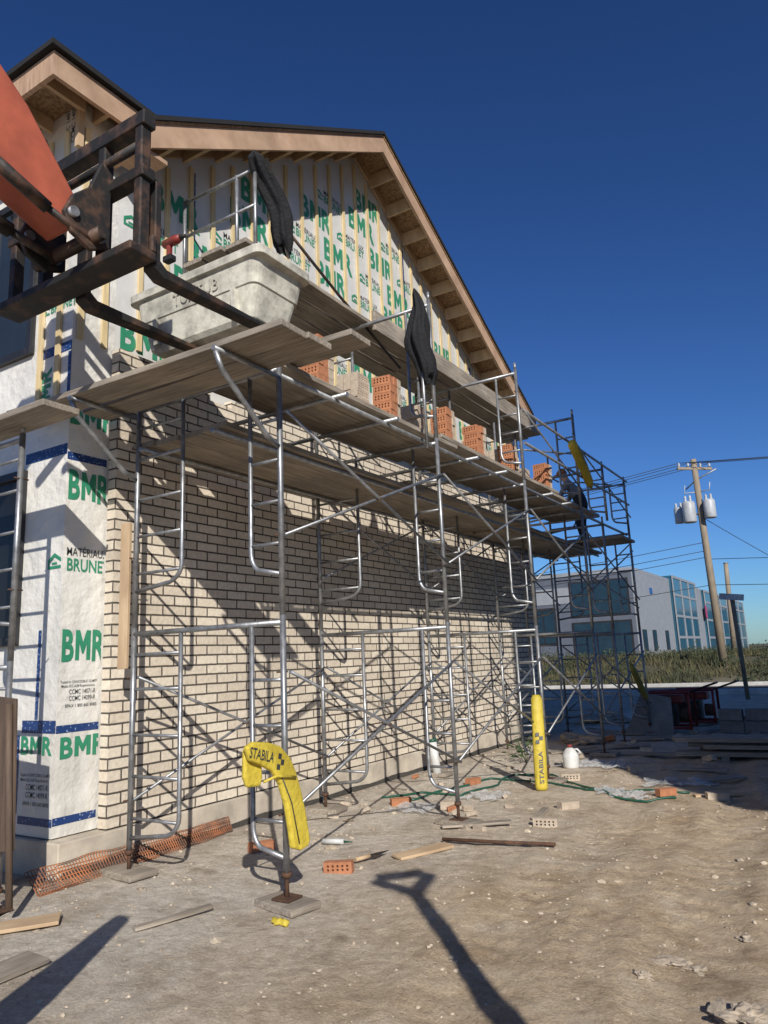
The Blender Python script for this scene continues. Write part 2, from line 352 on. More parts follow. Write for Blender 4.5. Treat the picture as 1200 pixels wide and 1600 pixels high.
e=MB(); e.bb(.0,.34,a1[0]-.02,a1[0]+.22,a1[1]-.34,a1[1]-.30); e.build('eave_return',M['fascia'],H)
MB().bb(-.1,.39,a1[0]-.06,a1[0]-.022,a1[1]-.34,a1[1]-.03).build('eave_fascia',M['fascia'],H)
MB().bb(-.1,.39,a2[0]+.02,a2[0]+.06,a2[1]-.34,a2[1]-.03).build('eave_fascia',M['fascia'],H); MB().bb(0,.34,a2[0]-.5,a2[0]+.018,a2[1]-.34,a2[1]-.30).build('eave_return',M['fascia'],H)
# tower eaves
tz=TC.z; tx=TC.x
MB().bb(-9.3,tx-.04,3.19,4.5,tz-.06,tz-.03).build('tower_soffit',M['osb'],H)
MB().bb(-9.3,tx,3.15,3.19,tz-.24,tz-.01).build('tower_fascia',M['fascia'],H)
MB().bb(tx-.04,tx,3.192,4.02,tz-.24,tz-.01).build('tower_fascia',M['fascia'],H)
t=MB(); p=[(-9.4,3.1,tz),(tx+.05,3.1,tz),(tx+.05,4.6,tz),(-9.4,4.6,tz)]
t.prism(p,(0,0,.05)); q=[V(c)+V((0,0,.05)) for c in p]; t.add(q+[V((-3,4.6,tz+.35)),V((-1.2,4.6,tz+.35))],[(0,1,5,4),(1,2,5),(3,0,4)]); t.build('tower_roof',M['shingle'],H)
for xx in (-.55,-.1+.03): MB().bb(xx-.02,xx+.02,3.2,3.6,tz-.2,tz-.065).build('lookout',M['wood'],H)
for yy in (3.75,): MB().bb(XW+.002,tx-.045,yy-.02,yy+.02,tz-.2,tz-.065).build('lookout',M['wood'],H)
MB().bb(XW+.0,XW+.05,3.56,3.615,tz-.55,tz-.062).build('corner_post',M['wood'],H)
# furring strips
y=4.3
while y<13.75:
    zt=zline(y)-.31
    zb=4.33 if y>5.4 else 4.4
    MB().bb(XW+.006,XW+.027,y-.027,y+.027,zb,zt).build('furring_strip',M['strip'],H); y+=.315
for xx in (-.3,-.55): MB().bb(xx-.03,xx+.03,YF-.027,YF-.006,3.75,tz-.3).build('furring_strip',M['strip'],H)
for yy in (3.68,3.92): MB().bb(XW+.006,XW+.027,yy-.028,yy+.028,4.3,tz-.3).build('furring_strip',M['strip'],H)
# tape
xo=XW+.0028
def tapeY(y0,y1,z0,z1,off=0): MB().add([(xo+off,y0,z0),(xo+off,y1,z0),(xo+off,y1,z1),(xo+off,y0,z1)],[(0,1,2,3)]).build('blue_tape',M['tape'],H,recalc=False)
def tapeX(x0,x1,z0,z1,off=0): MB().add([(x0,YF-.003-off,z0),(x1,YF-.003-off,z0),(x1,YF-.003-off,z1),(x0,YF-.003-off,z1)],[(0,1,2,3)]).build('blue_tape',M['tape'],H,recalc=False)
def zx(py): return onx(120,py,XW).z
def zf(py): return ony(65,py,YF).z
tapeY(YF,4.0,zx(1283),zx(1271)); tapeY(YF,4.0,zx(1143),zx(1131)); tapeY(YF,4.0,zx(720),zx(708))
tapeX(-.56,XW,zf(1292),zf(1279)); tapeX(-.56,XW,zf(1146),zf(1126)); tapeX(-.7,XW,zf(720),zf(704)); tapeX(-.6,XW,zf(564),zf(550)); tapeX(-.7,XW,zf(664),zf(650))
tapeX(-.40,-.36,zf(1125),zf(985),.001); tapeX(-.17,-.13,zf(650),zf(566),.001); tapeX(-.62,-.58,zf(1276),zf(1150),.001)
for yy in (4.95,7.75,9.4,11.7): tapeY(yy,yy+.05,4.4,zline(yy)-.35,.001)
# lettering
xl=XW+.0045
def put(t,o,ux,uy,h,bold=.02,w=None,clip=None,mat='green',name='printed_lettering'):
    m=MB(); add_text(m,t,o,ux,uy,h,bold,w,clip)
    if m.f: m.build(name,M[mat],H,recalc=False)
def logo_geo(mb,o,ux,uy,h):
    o=V(o); ux=V(ux); uy=V(uy)
    def q(pts): mb.add([o+ux*(x*h)+uy*(y*h) for x,y in pts],[list(range(len(pts)))])
    q([(0,.45),(0,.25),(.5,.55),(.5,.75)]); q([(0,0),(.14,0),(.14,.33),(0,.25)]); q([(.14,0),(1,0),(1,.14),(.14,.14)]); q([(.5,.55),(1,.3),(1,.48),(.5,.75)]); q([(.3,.2),(.7,.2),(.7,.3),(.3,.3)])
def logo(o,ux,uy,h):
    mb=MB(); logo_geo(mb,o,ux,uy,h); mb.build('printed_emblem',M['green'],H,recalc=False)
def brunet(o,ux,uy,h):
    o=V(o); ux=V(ux); uy=V(uy); mb=MB()
    logo_geo(mb,o,ux,uy,h*1.7)
    o2=o+ux*(h*1.95)
    add_text(mb,'MATÉRIAUX',o2+uy*(h*1.15),ux,uy,h*.62,.006,h*4.4,mi=1)
    add_text(mb,'BRUNET',o2,ux,uy,h,.018,h*4.4)
    mb.build('printed_name',[M['green'],M['dark']],H,recalc=False)
Y_,Z_,X_=(0,1,0),(0,0,1),(1,0,0)
k=0; z=4.38
while z<9.4:
    j=0; y=4.10+(k%3)*.31
    while y<13.4:
        wd=.66
        ok=min(zline(y),zline(y+wd))-.33>z+.28 and y+wd<YE
        if ok:
            if (j+k)%2==0: put('BMR',(xl,y,z),Y_,Z_,.30,.022,.66)
            else: brunet((xl,y,z+.03),Y_,Z_,.105)
        y+=.80; j+=1
    z+=.40; k+=1
clip=[(V((0,4.0,0)),V((0,1,0))),(V((0,YF,0)),V((0,-1,0)))]
def row(py): return onx(95,py,XW).z
for py in (775,1032): put('BMR',(xl,3.64,row(py)),Y_,Z_,.235,.022,.40,clip)
put('MATÉRIAUX',(xl,3.65,row(866)),Y_,Z_,.066,.004,.39,clip,'dark'); put('BRUNET',(xl,3.655,row(890)),Y_,Z_,.10,.018,.40,clip)
put('BMR',(xl,3.63,row(655)),Y_,Z_,.22,.022,.46,clip)
put('BMR',(xl,3.66,row(1185)),Y_,Z_,.15,.022,.42,clip)
def small(o,ux,uy,s):
    o=V(o); uy=V(uy)
    for i,(tx_,hh,ww) in enumerate((('Tested to CAN/CGSB-51.32-M77',.020,.33),('Meets ICC-A38 Requirements',.020,.30),('CCMC 14071-R',.036,.24),('CCMC 14099-R',.036,.24),('EPAX 1 800 665 8083',.024,.28))):
        put(tx_,o-uy*(s*(.0,.032,.085,.135,.185)[i])+V(ux)*((.0,.01,.08,.08,.05)[i]),ux,uy,hh*s,.002,ww*s,mat='dark')
small((xl,3.64,row(1068)),Y_,Z_,1.0)
yl=YF-.0045
small((-.55,yl,ony(45,1213,YF).z),X_,Z_,1.15)
put('BMR',(-.56,yl,ony(45,1178,YF).z),X_,Z_,.13,.022,.40)
put('BMR',(-.40,yl,ony(50,655,YF).z),Z_,(-1,0,0),.14,.022,.42)
brunet((-.6,yl,ony(60,500,YF).z),X_,Z_,.08)
logo((-.32,yl,ony(65,892,YF).z),X_,Z_,.17)
put('CCMC 14071-R',(-.30,yl,ony(70,250,YF).z),Z_,(-1,0,0),.05,.004,mat='dark'); put('CCMC 14099-R',(-.22,yl,ony(70,250,YF).z),Z_,(-1,0,0),.05,.004,mat='dark')
# windows in the front of the tower
for wi,(z0,z1) in enumerate(((ony(20,568,YF).z,ony(20,325,YF).z),(ony(20,1010,YF).z,ony(20,742,YF).z))):
    wf=MB(); x0,x1=-2.1,-.66
    for q in ((x0,x0+.07,z0,z1),(x1-.07,x1,z0,z1),(x0+.07,x1-.07,z0,z0+.07),(x0+.07,x1-.07,z1-.07,z1),(-1.38,-1.32,z0+.07,z1-.07)): wf.bb(q[0],q[1],YF-.05,YF-.001,q[2],q[3])
    fr=wf.build('window',M['frame'],H,bevel=.005); MB().bb(x0+.07,x1-.07,YF-.018,YF-.004,z0+.07,z1-.07).build('pane',M['darkpane' if wi else 'glass'],fr)
# ------------------------------------------------------------------ scaffold frames
PY=[3.94,6.38,8.75,11.1,14.0]; X0=.35; WF=1.5; LH=1.83
def jt(u0,side,Hh,zb):
    u=u0; pu=0 if side<0 else WF; d=(pu-u)
    pts=[(u,0,Hh-.06),(u,0,zb+.18)]
    for a in range(1,7):
        w=a/6*math.pi/2; pts.append((u+d*.35*(1-math.cos(w)),0,zb+.18-.14*math.sin(w)))
    pts.append((pu,0,zb)); return pts
def frame_proto(name,Hh,foot):
    o=thing(name,'x','scaffold frame')
    z0=.2 if foot else 0
    for u in (0,WF):
        MB().tube([(u,0,z0),(u,0,Hh)],.0215,10).build('post',M['steel'],o)
        MB().tube([(u,0,Hh-.002),(u,0,Hh+.09)],.017,8).build('coupling_pin',M['steel'],o) if not foot else None
    MB().tube([(0,0,Hh-.05),(WF,0,Hh-.05)],.0205,10).build('top_bar',M['steel'],o)
    s=Hh/LH
    for u0,side,rz in ((.52,-1,(.42,.72,1.02,1.36,1.62)),(WF-.28,1,(.5,.8,1.1,1.4))):
        m=MB().tube(jt(u0,side,Hh,.28*s),.017,8); pu=0 if side<0 else WF
        for z in rz: m.tube([(pu,0,z*s),(u0,0,z*s)],.0125,8)
        m.build('ladder',M['steel'],o)
    for u in (0,WF):
        for z in (.55,1.45):
            MB().tube([(u-.012,-.055,z*s),(u-.012,.055,z*s)],.006,6).build('brace_pin',M['rust'],o)
    if foot:
        for u in (0,WF):
            MB().tube([(u,0,.02),(u,0,.30)],.015,8).tube([(u,0,.17),(u,0,.2)],.033,8).build('screw_jack',M['rust'],o)
            MB().bb(u-.07,u+.07,-.07,.07,.045,.055).build('base_plate',M['rust'],o)
    return o
low=frame_proto('ladder_scaffold',LH,True); mid=frame_proto('ladder_scaffold',LH,False); top=frame_proto('ladder_scaffold',1.5,False); short=frame_proto('ladder_scaffold',.95,False)
lab0=['bottom scaffold frame nearest the camera, with rusty screw jacks beside the draped yellow bag','second bottom scaffold frame, its outer leg in line with the closed black umbrella','third bottom scaffold frame, with the upright yellow bag against its outer leg','fourth bottom scaffold frame, near the far end of the brick wall','farthest bottom scaffold frame, standing past the end of the brick wall']
lab1=['second lift scaffold frame nearest the camera, right under the grey mortar tub','second lift scaffold frame under the closed black umbrella on a pole','second lift scaffold frame above the upright yellow bag','second lift scaffold frame, next to last along the wall','second lift scaffold frame at the far end of the scaffold']
for i,y in enumerate(PY):
    a=low if i==0 else copy_tree(low); a.location=(X0,y,0); a['label']=lab0[i]; a['group']='bottom lift scaffold frames'
    a=mid if i==0 else copy_tree(mid); a.location=(X0,y,LH); a['label']=lab1[i]; a['group']='second lift scaffold frames'
lab2=['top lift scaffold frame nearest the camera, beside the closed umbrella','middle one of the three full top lift scaffold frames','top lift scaffold frame next to the hanging yellow bag']
for n_,i in enumerate((1,2,3)):
    a=top if n_==0 else copy_tree(top); a.location=(X0,PY[i],2*LH); a['label']=lab2[n_]; a['group']='top lift scaffold frames'
short.location=(X0,PY[4],2*LH); short['label']='low guard frame on top of the farthest scaffold bay'
a=copy_tree(low); a.location=(X0-.1,12.6,0); a['label']='bottom scaffold frame squeezed between the last two, in the shade'; a['group']='bottom lift scaffold frames'
a=copy_tree(mid); a.location=(X0-.1,12.6,LH); a['label']='second lift scaffold frame squeezed between the last two, under the bricklayer'; a['group']='second lift scaffold frames'
for z,l in ((0,'bottom scaffold frame at the left edge, in front of the house corner'),(1.6,'upper scaffold frame at the left edge, beside the tower windows')):
    a=copy_tree(low if z==0 else mid); a.location=(.27,2.98,z); a.rotation_euler=(0,0,math.pi); a.scale=(1,1,.875); a['label']=l; a['group']='scaffold frames in front of the tower'
a=copy_tree(short); a.location=(X0,12.55,2*LH); a['label']='low guard frame standing beside the bricklayer'
def brace(pa,pb,pc,pd,label):
    c=(V(pa)+V(pb))/2
    t=thing('cross_brace',label,'cross brace',c,0,'scaffold cross braces')
    MB().tube([pa,pb],.0125,8).build('tube',M['steel'],t); 
    off=V((.028,0,0)); MB().tube([V(pc)+off,V(pd)+off],.0125,8).build('tube',M['steel'],t)
    MB().tube([c-V((.01,0,0)),c+V((.045,0,0))],.012,8).build('pivot_bolt',M['rust'],t)
ordn=['nearest bay','second bay','third bay','farthest bay']
for li in (0,1):
    for sd,x in (('wall side',X0+.03),('outer side',X0+WF+.03)):
        for i in range(4):
            if li==1 and i==0 and sd=='wall side': continue
            z0=li*LH
            brace((x,PY[i],z0+.55),(x,PY[i+1],z0+1.45),(x,PY[i],z0+1.45),(x,PY[i+1],z0+.55),'%s cross brace pair on the %s of the scaffold, %s'%(['lower','upper'][li],sd,ordn[i]))
for (ya,yb,l) in ((8.75,11.1,'top cross brace pair on the outer side between the second and third top frames'),(11.1,14.0,'top cross brace pair on the outer side at the far end')):
    x=X0+WF+.03; brace((x,ya,3.66+.4),(x,yb,3.66+.85),(x,ya,3.66+.95),(x,yb,3.66+.25),l)
for z0,l in ((0,'lower'),(LH,'upper')):
    brace((X0,14.03,z0+.4),(X0+WF,14.03,z0+1.6),(X0+WF,14.03,z0+.4),(X0,14.03,z0+1.6),'%s cross brace pair closing the far end of the scaffold'%l)
t=MB().tube([onx(441,350,.98),onx(530,462,.98),onx(625,575,.98)],.016,8)
p0=onx(441,350,.98); tag(t.build('guard_tube',M['blacksteel'],at=p0),'dark sloping tube running down from the draped umbrella along the top planks','tube')
for i,(y,u) in enumerate([(y,u) for y in PY[:4] for u in (X0,X0+WF)]):
    rz=random.uniform(-.3,.3)
    m=MB().bb(-.19,.19,-.12,.12,0,.045)
    o=m.build('foot_board',M['plank'],bevel=.006); o.location=(u,y,max(-.01,gz(u,y)+.002)); o.rotation_euler=(0,0,rz)
    tag(o,'timber foot board under the %s leg of the %s scaffold frame'%(['wall side','outer'][i%2],['nearest','second','third','fourth'][i//2]),'board','foot boards under scaffold legs')
# ------------------------------------------------------------------ planks
def plank_mesh(Lg,w=.245,t=.045):
    m=MB(); n=6; vs=[]
    for i in range(n+1):
        y=-Lg/2+Lg*i/n; sag=-.0033*Lg*(1-(2*i/n-1)**2)
        vs+=[(-w/2,y,sag),(w/2,y,sag),(w/2,y,sag+t),(-w/2,y,sag+t)]
    fs=[(0,1,2,3),(4*n,4*n+3,4*n+2,4*n+1)]
    for i in range(n):
        for j in range(4): fs.append((4*i+j,4*i+(j+1)%4,4*i+4+(j+1)%4,4*i+4+j))
    return m.add(vs,fs)
def plank(c,Lg,rz,label,w=.245,group=None,rx=0,mat='plank'):
    o=plank_mesh(Lg,w).build('scaffold_plank',M[mat],bevel=.005); o.location=c; o.rotation_euler=(rx,0,rz)
    return tag(o,label,'plank',group)
seg=['near','middle','far']; 
for si,(ya,yb) in enumerate(((3.55,6.95),(6.6,10.2),(9.9,12.2))):
    for xi,x in enumerate((1.17,1.435,1.70)):
        plank((x+random.uniform(-.008,.008),(ya+yb)/2+random.uniform(-.05,.05),3.672+.05*(si%2)),yb-ya,random.uniform(-.004,.004),'%s plank of the brick-laden deck, %s length'%(['inner','middle','outer'][xi],seg[si]),w=.258,group='brick deck planks')
ZW=3.30
for si,(ya,yb) in enumerate(((4.0,7.15),(6.8,10.4),(10.1,14.1))):
    for xi,x in enumerate((.36,.625,.89,1.155)):
        plank((x,(ya+yb)/2+random.uniform(-.06,.06),ZW+.05*(si%2)),yb-ya,random.uniform(-.004,.004),'%s plank of the lower walkway by the brick wall, %s length'%(['innermost','second','third','outermost'][xi],seg[si]),w=.26,group='lower walkway planks')
for si,(ya,yb) in enumerate(((4.45,7.9),(7.5,11.1),(10.8,11.9))):
    for xi,x in enumerate((.40,.67,.94)):
        plank((x,(ya+yb)/2+random.uniform(-.06,.06),5.175+.05*(si%2)),yb-ya,random.uniform(-.006,.006),'%s plank of the topmost deck under the gable, %s length'%(['inner','middle','outer'][xi],seg[si]),group='topmost deck planks')
plank((1.0,9.3,3.40),2.5,.02,'loose plank lying on the walkway in the middle',.2)
ZC=3.575
plank((.95,3.44,ZC),2.85,math.pi/2+.02,'cross plank at the near end of the deck, closest to the camera',.26)
plank((1.22,3.73,ZC),2.35,math.pi/2-.01,'cross plank at the near end of the deck, right under the forks',.25)
plank((1.35,4.10,3.735),2.2,math.pi/2+.03,'cross plank under the mortar tub',.26)
plank((-.55,2.92,3.25),2.7,math.pi/2,'plank at the left edge in front of the house tower',.28)
for j,y in enumerate((13.0,13.3,13.6)): plank((1.15,y,ZW+.09),1.7,math.pi/2,'%s cross plank at the far end of the scaffold'%['first','second','third'][j],.27)
for i,y in enumerate((4.7,5.5,7.2,8.0,9.6,10.4,11.8)):
    p=(X0-.05,y,3.62); tag(MB().tube([p,(X0+WF+.08,y,3.62)],.021,8).build('putlog',M['steel'],at=p),'short cross tube carrying the brick deck, %s from the near end'%['first','second','third','fourth','fifth','sixth','seventh'][i],'tube','cross tubes under the brick deck')
for i,(x,z) in enumerate(((X0+WF-.06,3.60),(X0+.07,ZW-.035),(1.22,ZW-.035))):
    p=(x,3.9,z); tag(MB().tube([p,(x,14.05,z)],.021,8).build('runner_tube',M['steel'],at=p),['long runner tube under the outer edge of the brick deck','long runner tube under the walkway by the wall','long runner tube under the outer edge of the walkway'][i],'tube')
bm_=MB().bb(1.04,1.085,6.55,11.6,5.12,5.36); tag(bm_.build('toe_board',M['plank'],bevel=.006,at=(1.06,9,5.12)),'deep pale toe board along the outer edge of the topmost deck','board')
for x,l in ((X0,'inner'),(X0+WF,'outer')):
    t=thing('side_bracket','bent steel bracket holding the near cross planks, on the %s leg'%l,'bracket',(x,PY[0],3.2),0,'deck brackets')
    MB().tube([(x,PY[0]-.03,3.545),(x,3.28,3.545)],.019,8).build('arm',M['steel'],t)
    MB().tube([(x,3.3,3.53),(x,3.36,3.42),(x,3.66,3.18),(x,3.8,3.07),(x,PY[0]-.02,3.02)],.019,8).build('strut',M['steel'],t)
t=thing('guard_rail','steel guard rail frame at the near end of the topmost deck','guard rail',(.45,4.72,5.2))
for x in (.02,.72,.95): MB().tube([(x,4.72,5.22),(x,4.72,6.12)],.019,8).build('post',M['steel'],t)
for z in (6.1,5.72): MB().tube([(.0,4.72,z),(.97,4.72,z)],.017,8).build('rail',M['steel'],t)
for (pa,pb,l) in (((1.9,8.75,4.6),(1.9,14.0,4.6),'outer guard rail tube over the far brick deck'),((1.9,8.75,4.15),(1.9,14.0,4.15),'lower outer guard rail tube over the far brick deck')):
    tag(MB().tube([pa,pb],.019,8).build('guard_tube',M['steel'],at=pa),l,'tube')
for i,y in enumerate((7.6,9.9,12.2)):
    p=(1.02,y,3.7); tag(MB().tube([p,(1.02,y,4.9)],.017,8).tube([(1.02,y,4.5),(1.02,y+.5,4.5)],.014,8).build('guard_post',M['steel'],at=p),['short guard post by the second brick stack','short guard post in the middle of the brick deck','short guard post near the bricklayer'][i],'post','short guard posts')
# ------------------------------------------------------------------ bricks with holes
def brick_mesh(w=.25,d=.085,h=.095,nx=5,nz=2):
    m=MB(); bx=.018; cw=(w-2*bx)/nx; ch=(h-2*bx)/nz
    X=[-w/2]+[-w/2+bx+cw*i for i in range(nx+1)]+[w/2]; Z=[0]+[bx+ch*i for i in range(nz+1)]+[h]
    for y in (-d/2,d/2):
        for i in range(len(X)-1):
            for j in range(len(Z)-1):
                x0,x1,z0,z1=X[i],X[i+1],Z[j],Z[j+1]; sq=[(x0,y,z0),(x1,y,z0),(x1,y,z1),(x0,y,z1)]
                if 0<i<len(X)-2 and 0<j<len(Z)-2:
                    cx,cz=(x0+x1)/2,(z0+z1)/2; r=min(cw,ch)*.38
                    oc=[(cx+r*math.cos(a),y,cz+r*math.sin(a)) for a in [math.pi*(-3/4)+k*math.pi/4 for k in range(8)]]
                    m.add(sq+oc,[(0,1,6,5,4),(1,2,8,7,6),(2,3,10,9,8),(3,0,4,11,10)])
                    if y<0:
                        b2=[(p[0],d/2,p[2]) for p in oc]; m.add(oc+b2,[(k,(k+1)%8,8+(k+1)%8,8+k) for k in range(8)])
                else: m.add(sq,[(0,1,2,3)])
    a=[(-w/2,-d/2,0),(w/2,-d/2,0),(w/2,d/2,0),(-w/2,d/2,0)]; b=[(p[0],p[1],h) for p in a]
    m.add(a+b,[(0,3,2,1),(4,5,6,7),(0,3,7,4),(1,5,6,2)]); return m
B0=brick_mesh().build('brick',M['obrick'],recalc=False); B1=brick_mesh().build('brick',M['bbrick'],recalc=False)
meO,meB=B0.data,B1.data
bpy.data.objects.remove(B0); bpy.data.objects.remove(B1)
def brick_obj(me,parent=None,loc=(0,0,0),rot=(0,0,0)):
    o=bpy.data.objects.new('brick',me); col.objects.link(o); o.location=loc; o.rotation_euler=rot
    if parent: o.parent=parent
    return o
stk=[(487,562,'first stack of holed orange bricks from the camera, beside buff bricks',5),(598,595,'stack of holed orange bricks left of the closed umbrella',5),(688,660,'stack of holed orange bricks just right of the umbrella pole',5),(737,682,'third orange brick stack along the deck past the umbrella',5),(791,720,'small orange brick stack before the third scaffold frame',5),(845,752,'farthest orange brick stack, nearest the bricklayer',5)]
for (px,py,l,n) in stk:
    p=onx(px,py,1.58); t=thing('brick_stack',l,'bricks',(1.58,p.y,3.772),random.uniform(-.12,.12),'orange brick stacks on the deck'); t.scale=(.78,.85,.9)
    for k in range(n):
        brick_obj(meO,t,(random.uniform(-.012,.012),0,.097*k+.0),(0,0,random.uniform(-.04,.04)))
        for d in (1,2): brick_obj(meB if d>1 else meO,t,(random.uniform(-.012,.012),.092*d,.097*k),(0,0,0))
for i,(dy,x,n) in enumerate(((5.6,1.42,5),(6.75,1.42,5),(7.5,1.4,5),(8.35,1.4,5),(9.0,1.4,5),(9.9,1.4,4))):
    t=thing('brick_stack',['low stack of buff bricks between the first two orange stacks','stack of buff bricks behind the umbrella pole','small stack of buff bricks past the umbrella','stack of buff bricks in the middle of the deck','stack of buff bricks on the far deck','farthest low stack of buff bricks on the deck'][i],'bricks',(x,dy,3.772),math.pi/2+random.uniform(-.1,.1),'buff brick stacks on the deck'); t.scale=(.85,.85,.85)
    for k in range(n):
        for d in range(3): brick_obj(meB,t,(random.uniform(-.01,.01),.09*d-.05,.097*k),(0,0,random.uniform(-.03,.03)))
# ------------------------------------------------------------------ mortar tub on the forks
tb=thing('mortar_tub','grey mortar-stained plastic tub sitting on the telehandler forks','tub',(1.01,4.17,4.075))
def loop(x0,x1,y0,y1,z,r=.07,n=4):
    pts=[]
    for cx,cy,a0 in ((x1-r,y1-r,0),(x0+r,y1-r,90),(x0+r,y0+r,180),(x1-r,y0+r,270)):
        for k in range(n+1):
            a=R(a0+90*k/n); pts.append(V((cx+r*math.cos(a),cy+r*math.sin(a),z)))
    return pts
rings=[loop(.50,1.53,3.97,4.38,4.08,.05),loop(.44,1.58,3.94,4.41,4.12),loop(.38,1.655,3.91,4.44,4.36),loop(.36,1.665,3.90,4.45,4.36),loop(.34,1.70,3.88,4.47,4.55),loop(.27,1.76,3.85,4.50,4.555),loop(.27,1.76,3.85,4.50,4.625),loop(.31,1.72,3.89,4.46,4.63),loop(.35,1.68,3.92,4.43,4.5),loop(.42,1.6,3.95,4.40,4.3)]
m=MB(); n=len(rings[0]); m.add([p for r_ in rings for p in r_],[(i*n+j,i*n+(j+1)%n,(i+1)*n+(j+1)%n,(i+1)*n+j) for i in range(len(rings)-1) for j in range(n)]+[list(range(n))[::-1]])
m.build('shell',M['tubm'],tb,bevel=.008)
MB().add(loop(.41,1.61,3.945,4.405,4.33),[list(range(n))]).build('mortar',M['mortar'],tb)
for x in (.58,1.45): MB().prism([(x-.02,3.94,4.13),(x+.02,3.94,4.13),(x+.02,3.895,4.13),(x-.02,3.895,4.13)],(0,-.02,.22)).build('rib',M['tubm'],tb)
tt=MB(); uyt=V((0,-.105,1)).normalized(); add_text(tt,'TUF TUB',(.80,3.884,4.40),(1,0,0),uyt,.10,.012,w=.5); tt.build('lettering',M['worn'],tb,recalc=False)
# ------------------------------------------------------------------ telehandler
T=thing('telehandler','orange telehandler boom with a black fork carriage reaching in from the left','telehandler',(1.15,-5,0))
cy=2.88
for x in (.26,.62,1.25,1.62): MB().bb(x-.035,x+.035,cy-.05,cy+.03,4.122,5.08).build('carriage_upright',M['blacksteel'],T,bevel=.01)
m=MB(); m.bb(.2,1.68,cy-.14,cy+.07,4.06,4.12); m.bb(.2,1.68,cy+.031,cy+.07,4.121,4.24); m.build('carriage_shelf',M['blacksteel'],T,bevel=.01)
MB().bb(.2,1.68,cy-.06,cy+.045,5.0,5.1).build('carriage_bar',M['blacksteel'],T,bevel=.008); MB().bb(.2,1.68,cy-.06,cy+.045,4.62,4.7).build('carriage_bar',M['blacksteel'],T,bevel=.008)
MB().tube([(.2,cy-.02,4.88),(1.65,cy-.02,4.88)],.03,10).build('carriage_shaft',M['blacksteel'],T)
for x in (.9,1.6):
    m=MB(); m.prism([(x-.055,cy+.075,4.66),(x-.055,cy+.125,4.66),(x-.055,cy+.125,4.10),(x-.055,cy+.18,4.06),(x-.055,4.42,4.05),(x-.055,4.42,4.035),(x-.055,cy+.16,3.99),(x-.055,cy+.075,4.04)],(.11,0,0)); m.build('fork',M['blacksteel'],T,bevel=.008)
for x in (.86,1.32):
    m=MB(); m.prism([(x,2.84,4.2),(x,2.84,4.75),(x,2.76,4.80),(x,2.68,4.58),(x,2.56,4.46),(x,2.50,4.32),(x,2.56,4.2),(x,2.7,4.14)],(.035,0,0)); m.build('head_plate',M['blacksteel'],T,bevel=.008)
    MB().tube([(x-.02,2.56,4.33),(x+.06,2.56,4.33)],.035,12).build('pivot_pin',M['steel'],T); MB().tube([(x-.02,2.76,4.24),(x+.06,2.76,4.24)],.03,12).build('pivot_pin',M['steel'],T)
def quadring(y,z,hw,hh,nrm): 
    n_=V(nrm).normalized(); c=V((1.12,y,z)); return [c+V((-hw,0,0))+n_*hh,c+V((hw,0,0))+n_*hh,c+V((hw,0,0))-n_*hh,c+V((-hw,0,0))-n_*hh]
ringsb=[quadring(-5.2,2.3,.19,.22,(0,-.35,1)),quadring(1.0,5.12,.18,.23,(0,-.35,1)),quadring(1.65,5.15,.18,.26,(0,.2,1)),quadring(2.15,4.74,.16,.24,(0,.65,1)),quadring(2.68,4.36,.12,.10,(0,.65,1))]
m=MB(); m.add([p for q in ringsb for p in q],[(4*i+j,4*i+(j+1)%4,4*i+4+(j+1)%4,4*i+4+j) for i in range(4) for j in range(4)]+[(0,1,2,3),(19,18,17,16)]); m.build('boom',M['orange'],T,bevel=.02)
m=MB().tube([(.95,2.05,4.33),(.95,2.4,4.27)],.05,12).tube([(.95,2.4,4.27),(.95,2.72,4.22)],.028,10).tube([(.75,2.72,4.24),(1.45,2.72,4.24)],.045,12); m.build('tilt_cylinder',M['blacksteel'],T)
m=MB().tube([(1.34,2.0,4.42),(1.34,2.4,4.28)],.04,12).tube([(1.34,2.4,4.28),(1.34,2.75,4.2)],.022,10); m.build('tilt_cylinder',M['blacksteel'],T)
for k_ in range(3): MB().tube([(1.0+.06*k_,1.9,5.2),(1.0+.06*k_,2.3,4.95),(.98+.07*k_,2.5,4.9),(.8+.07*k_,2.75,4.75),(.7+.08*k_,2.80,4.45)],.014,8).build('hose',M['rubber'],T)
m=MB(); m.bb(.3,1.95,-6.2,-1.6,.75,1.5); m.bb(.55,1.7,-6.8,-6.2,.8,1.9); m.build('chassis',M['orange'],T,bevel=.05)
m=MB(); m.bb(.05,.72,-4.6,-3.0,1.505,2.6); m.build('cab',M['glass'],T,bevel=.05)
m=MB(); m.bb(.85,1.4,-5.6,-4.9,1.505,2.5); m.build('boom_pivot',M['blacksteel'],T,bevel=.02)
for x,y in ((.2,-2.3),(2.0,-2.3),(.2,-5.6),(2.0,-5.6)):
    wh=MB().lathe([(.3,-.2),(.58,-.19),(.62,-.1),(.62,.1),(.58,.19),(.3,.2)],(x,y,.62),(1,0,0),24).build('wheel',M['rubber'],T)
    MB().lathe([(.29,-.205),(.05,-.12),(.05,.12),(.29,.205)],(x,y,.62),(1,0,0),16).build('rim',M['orange'],wh)
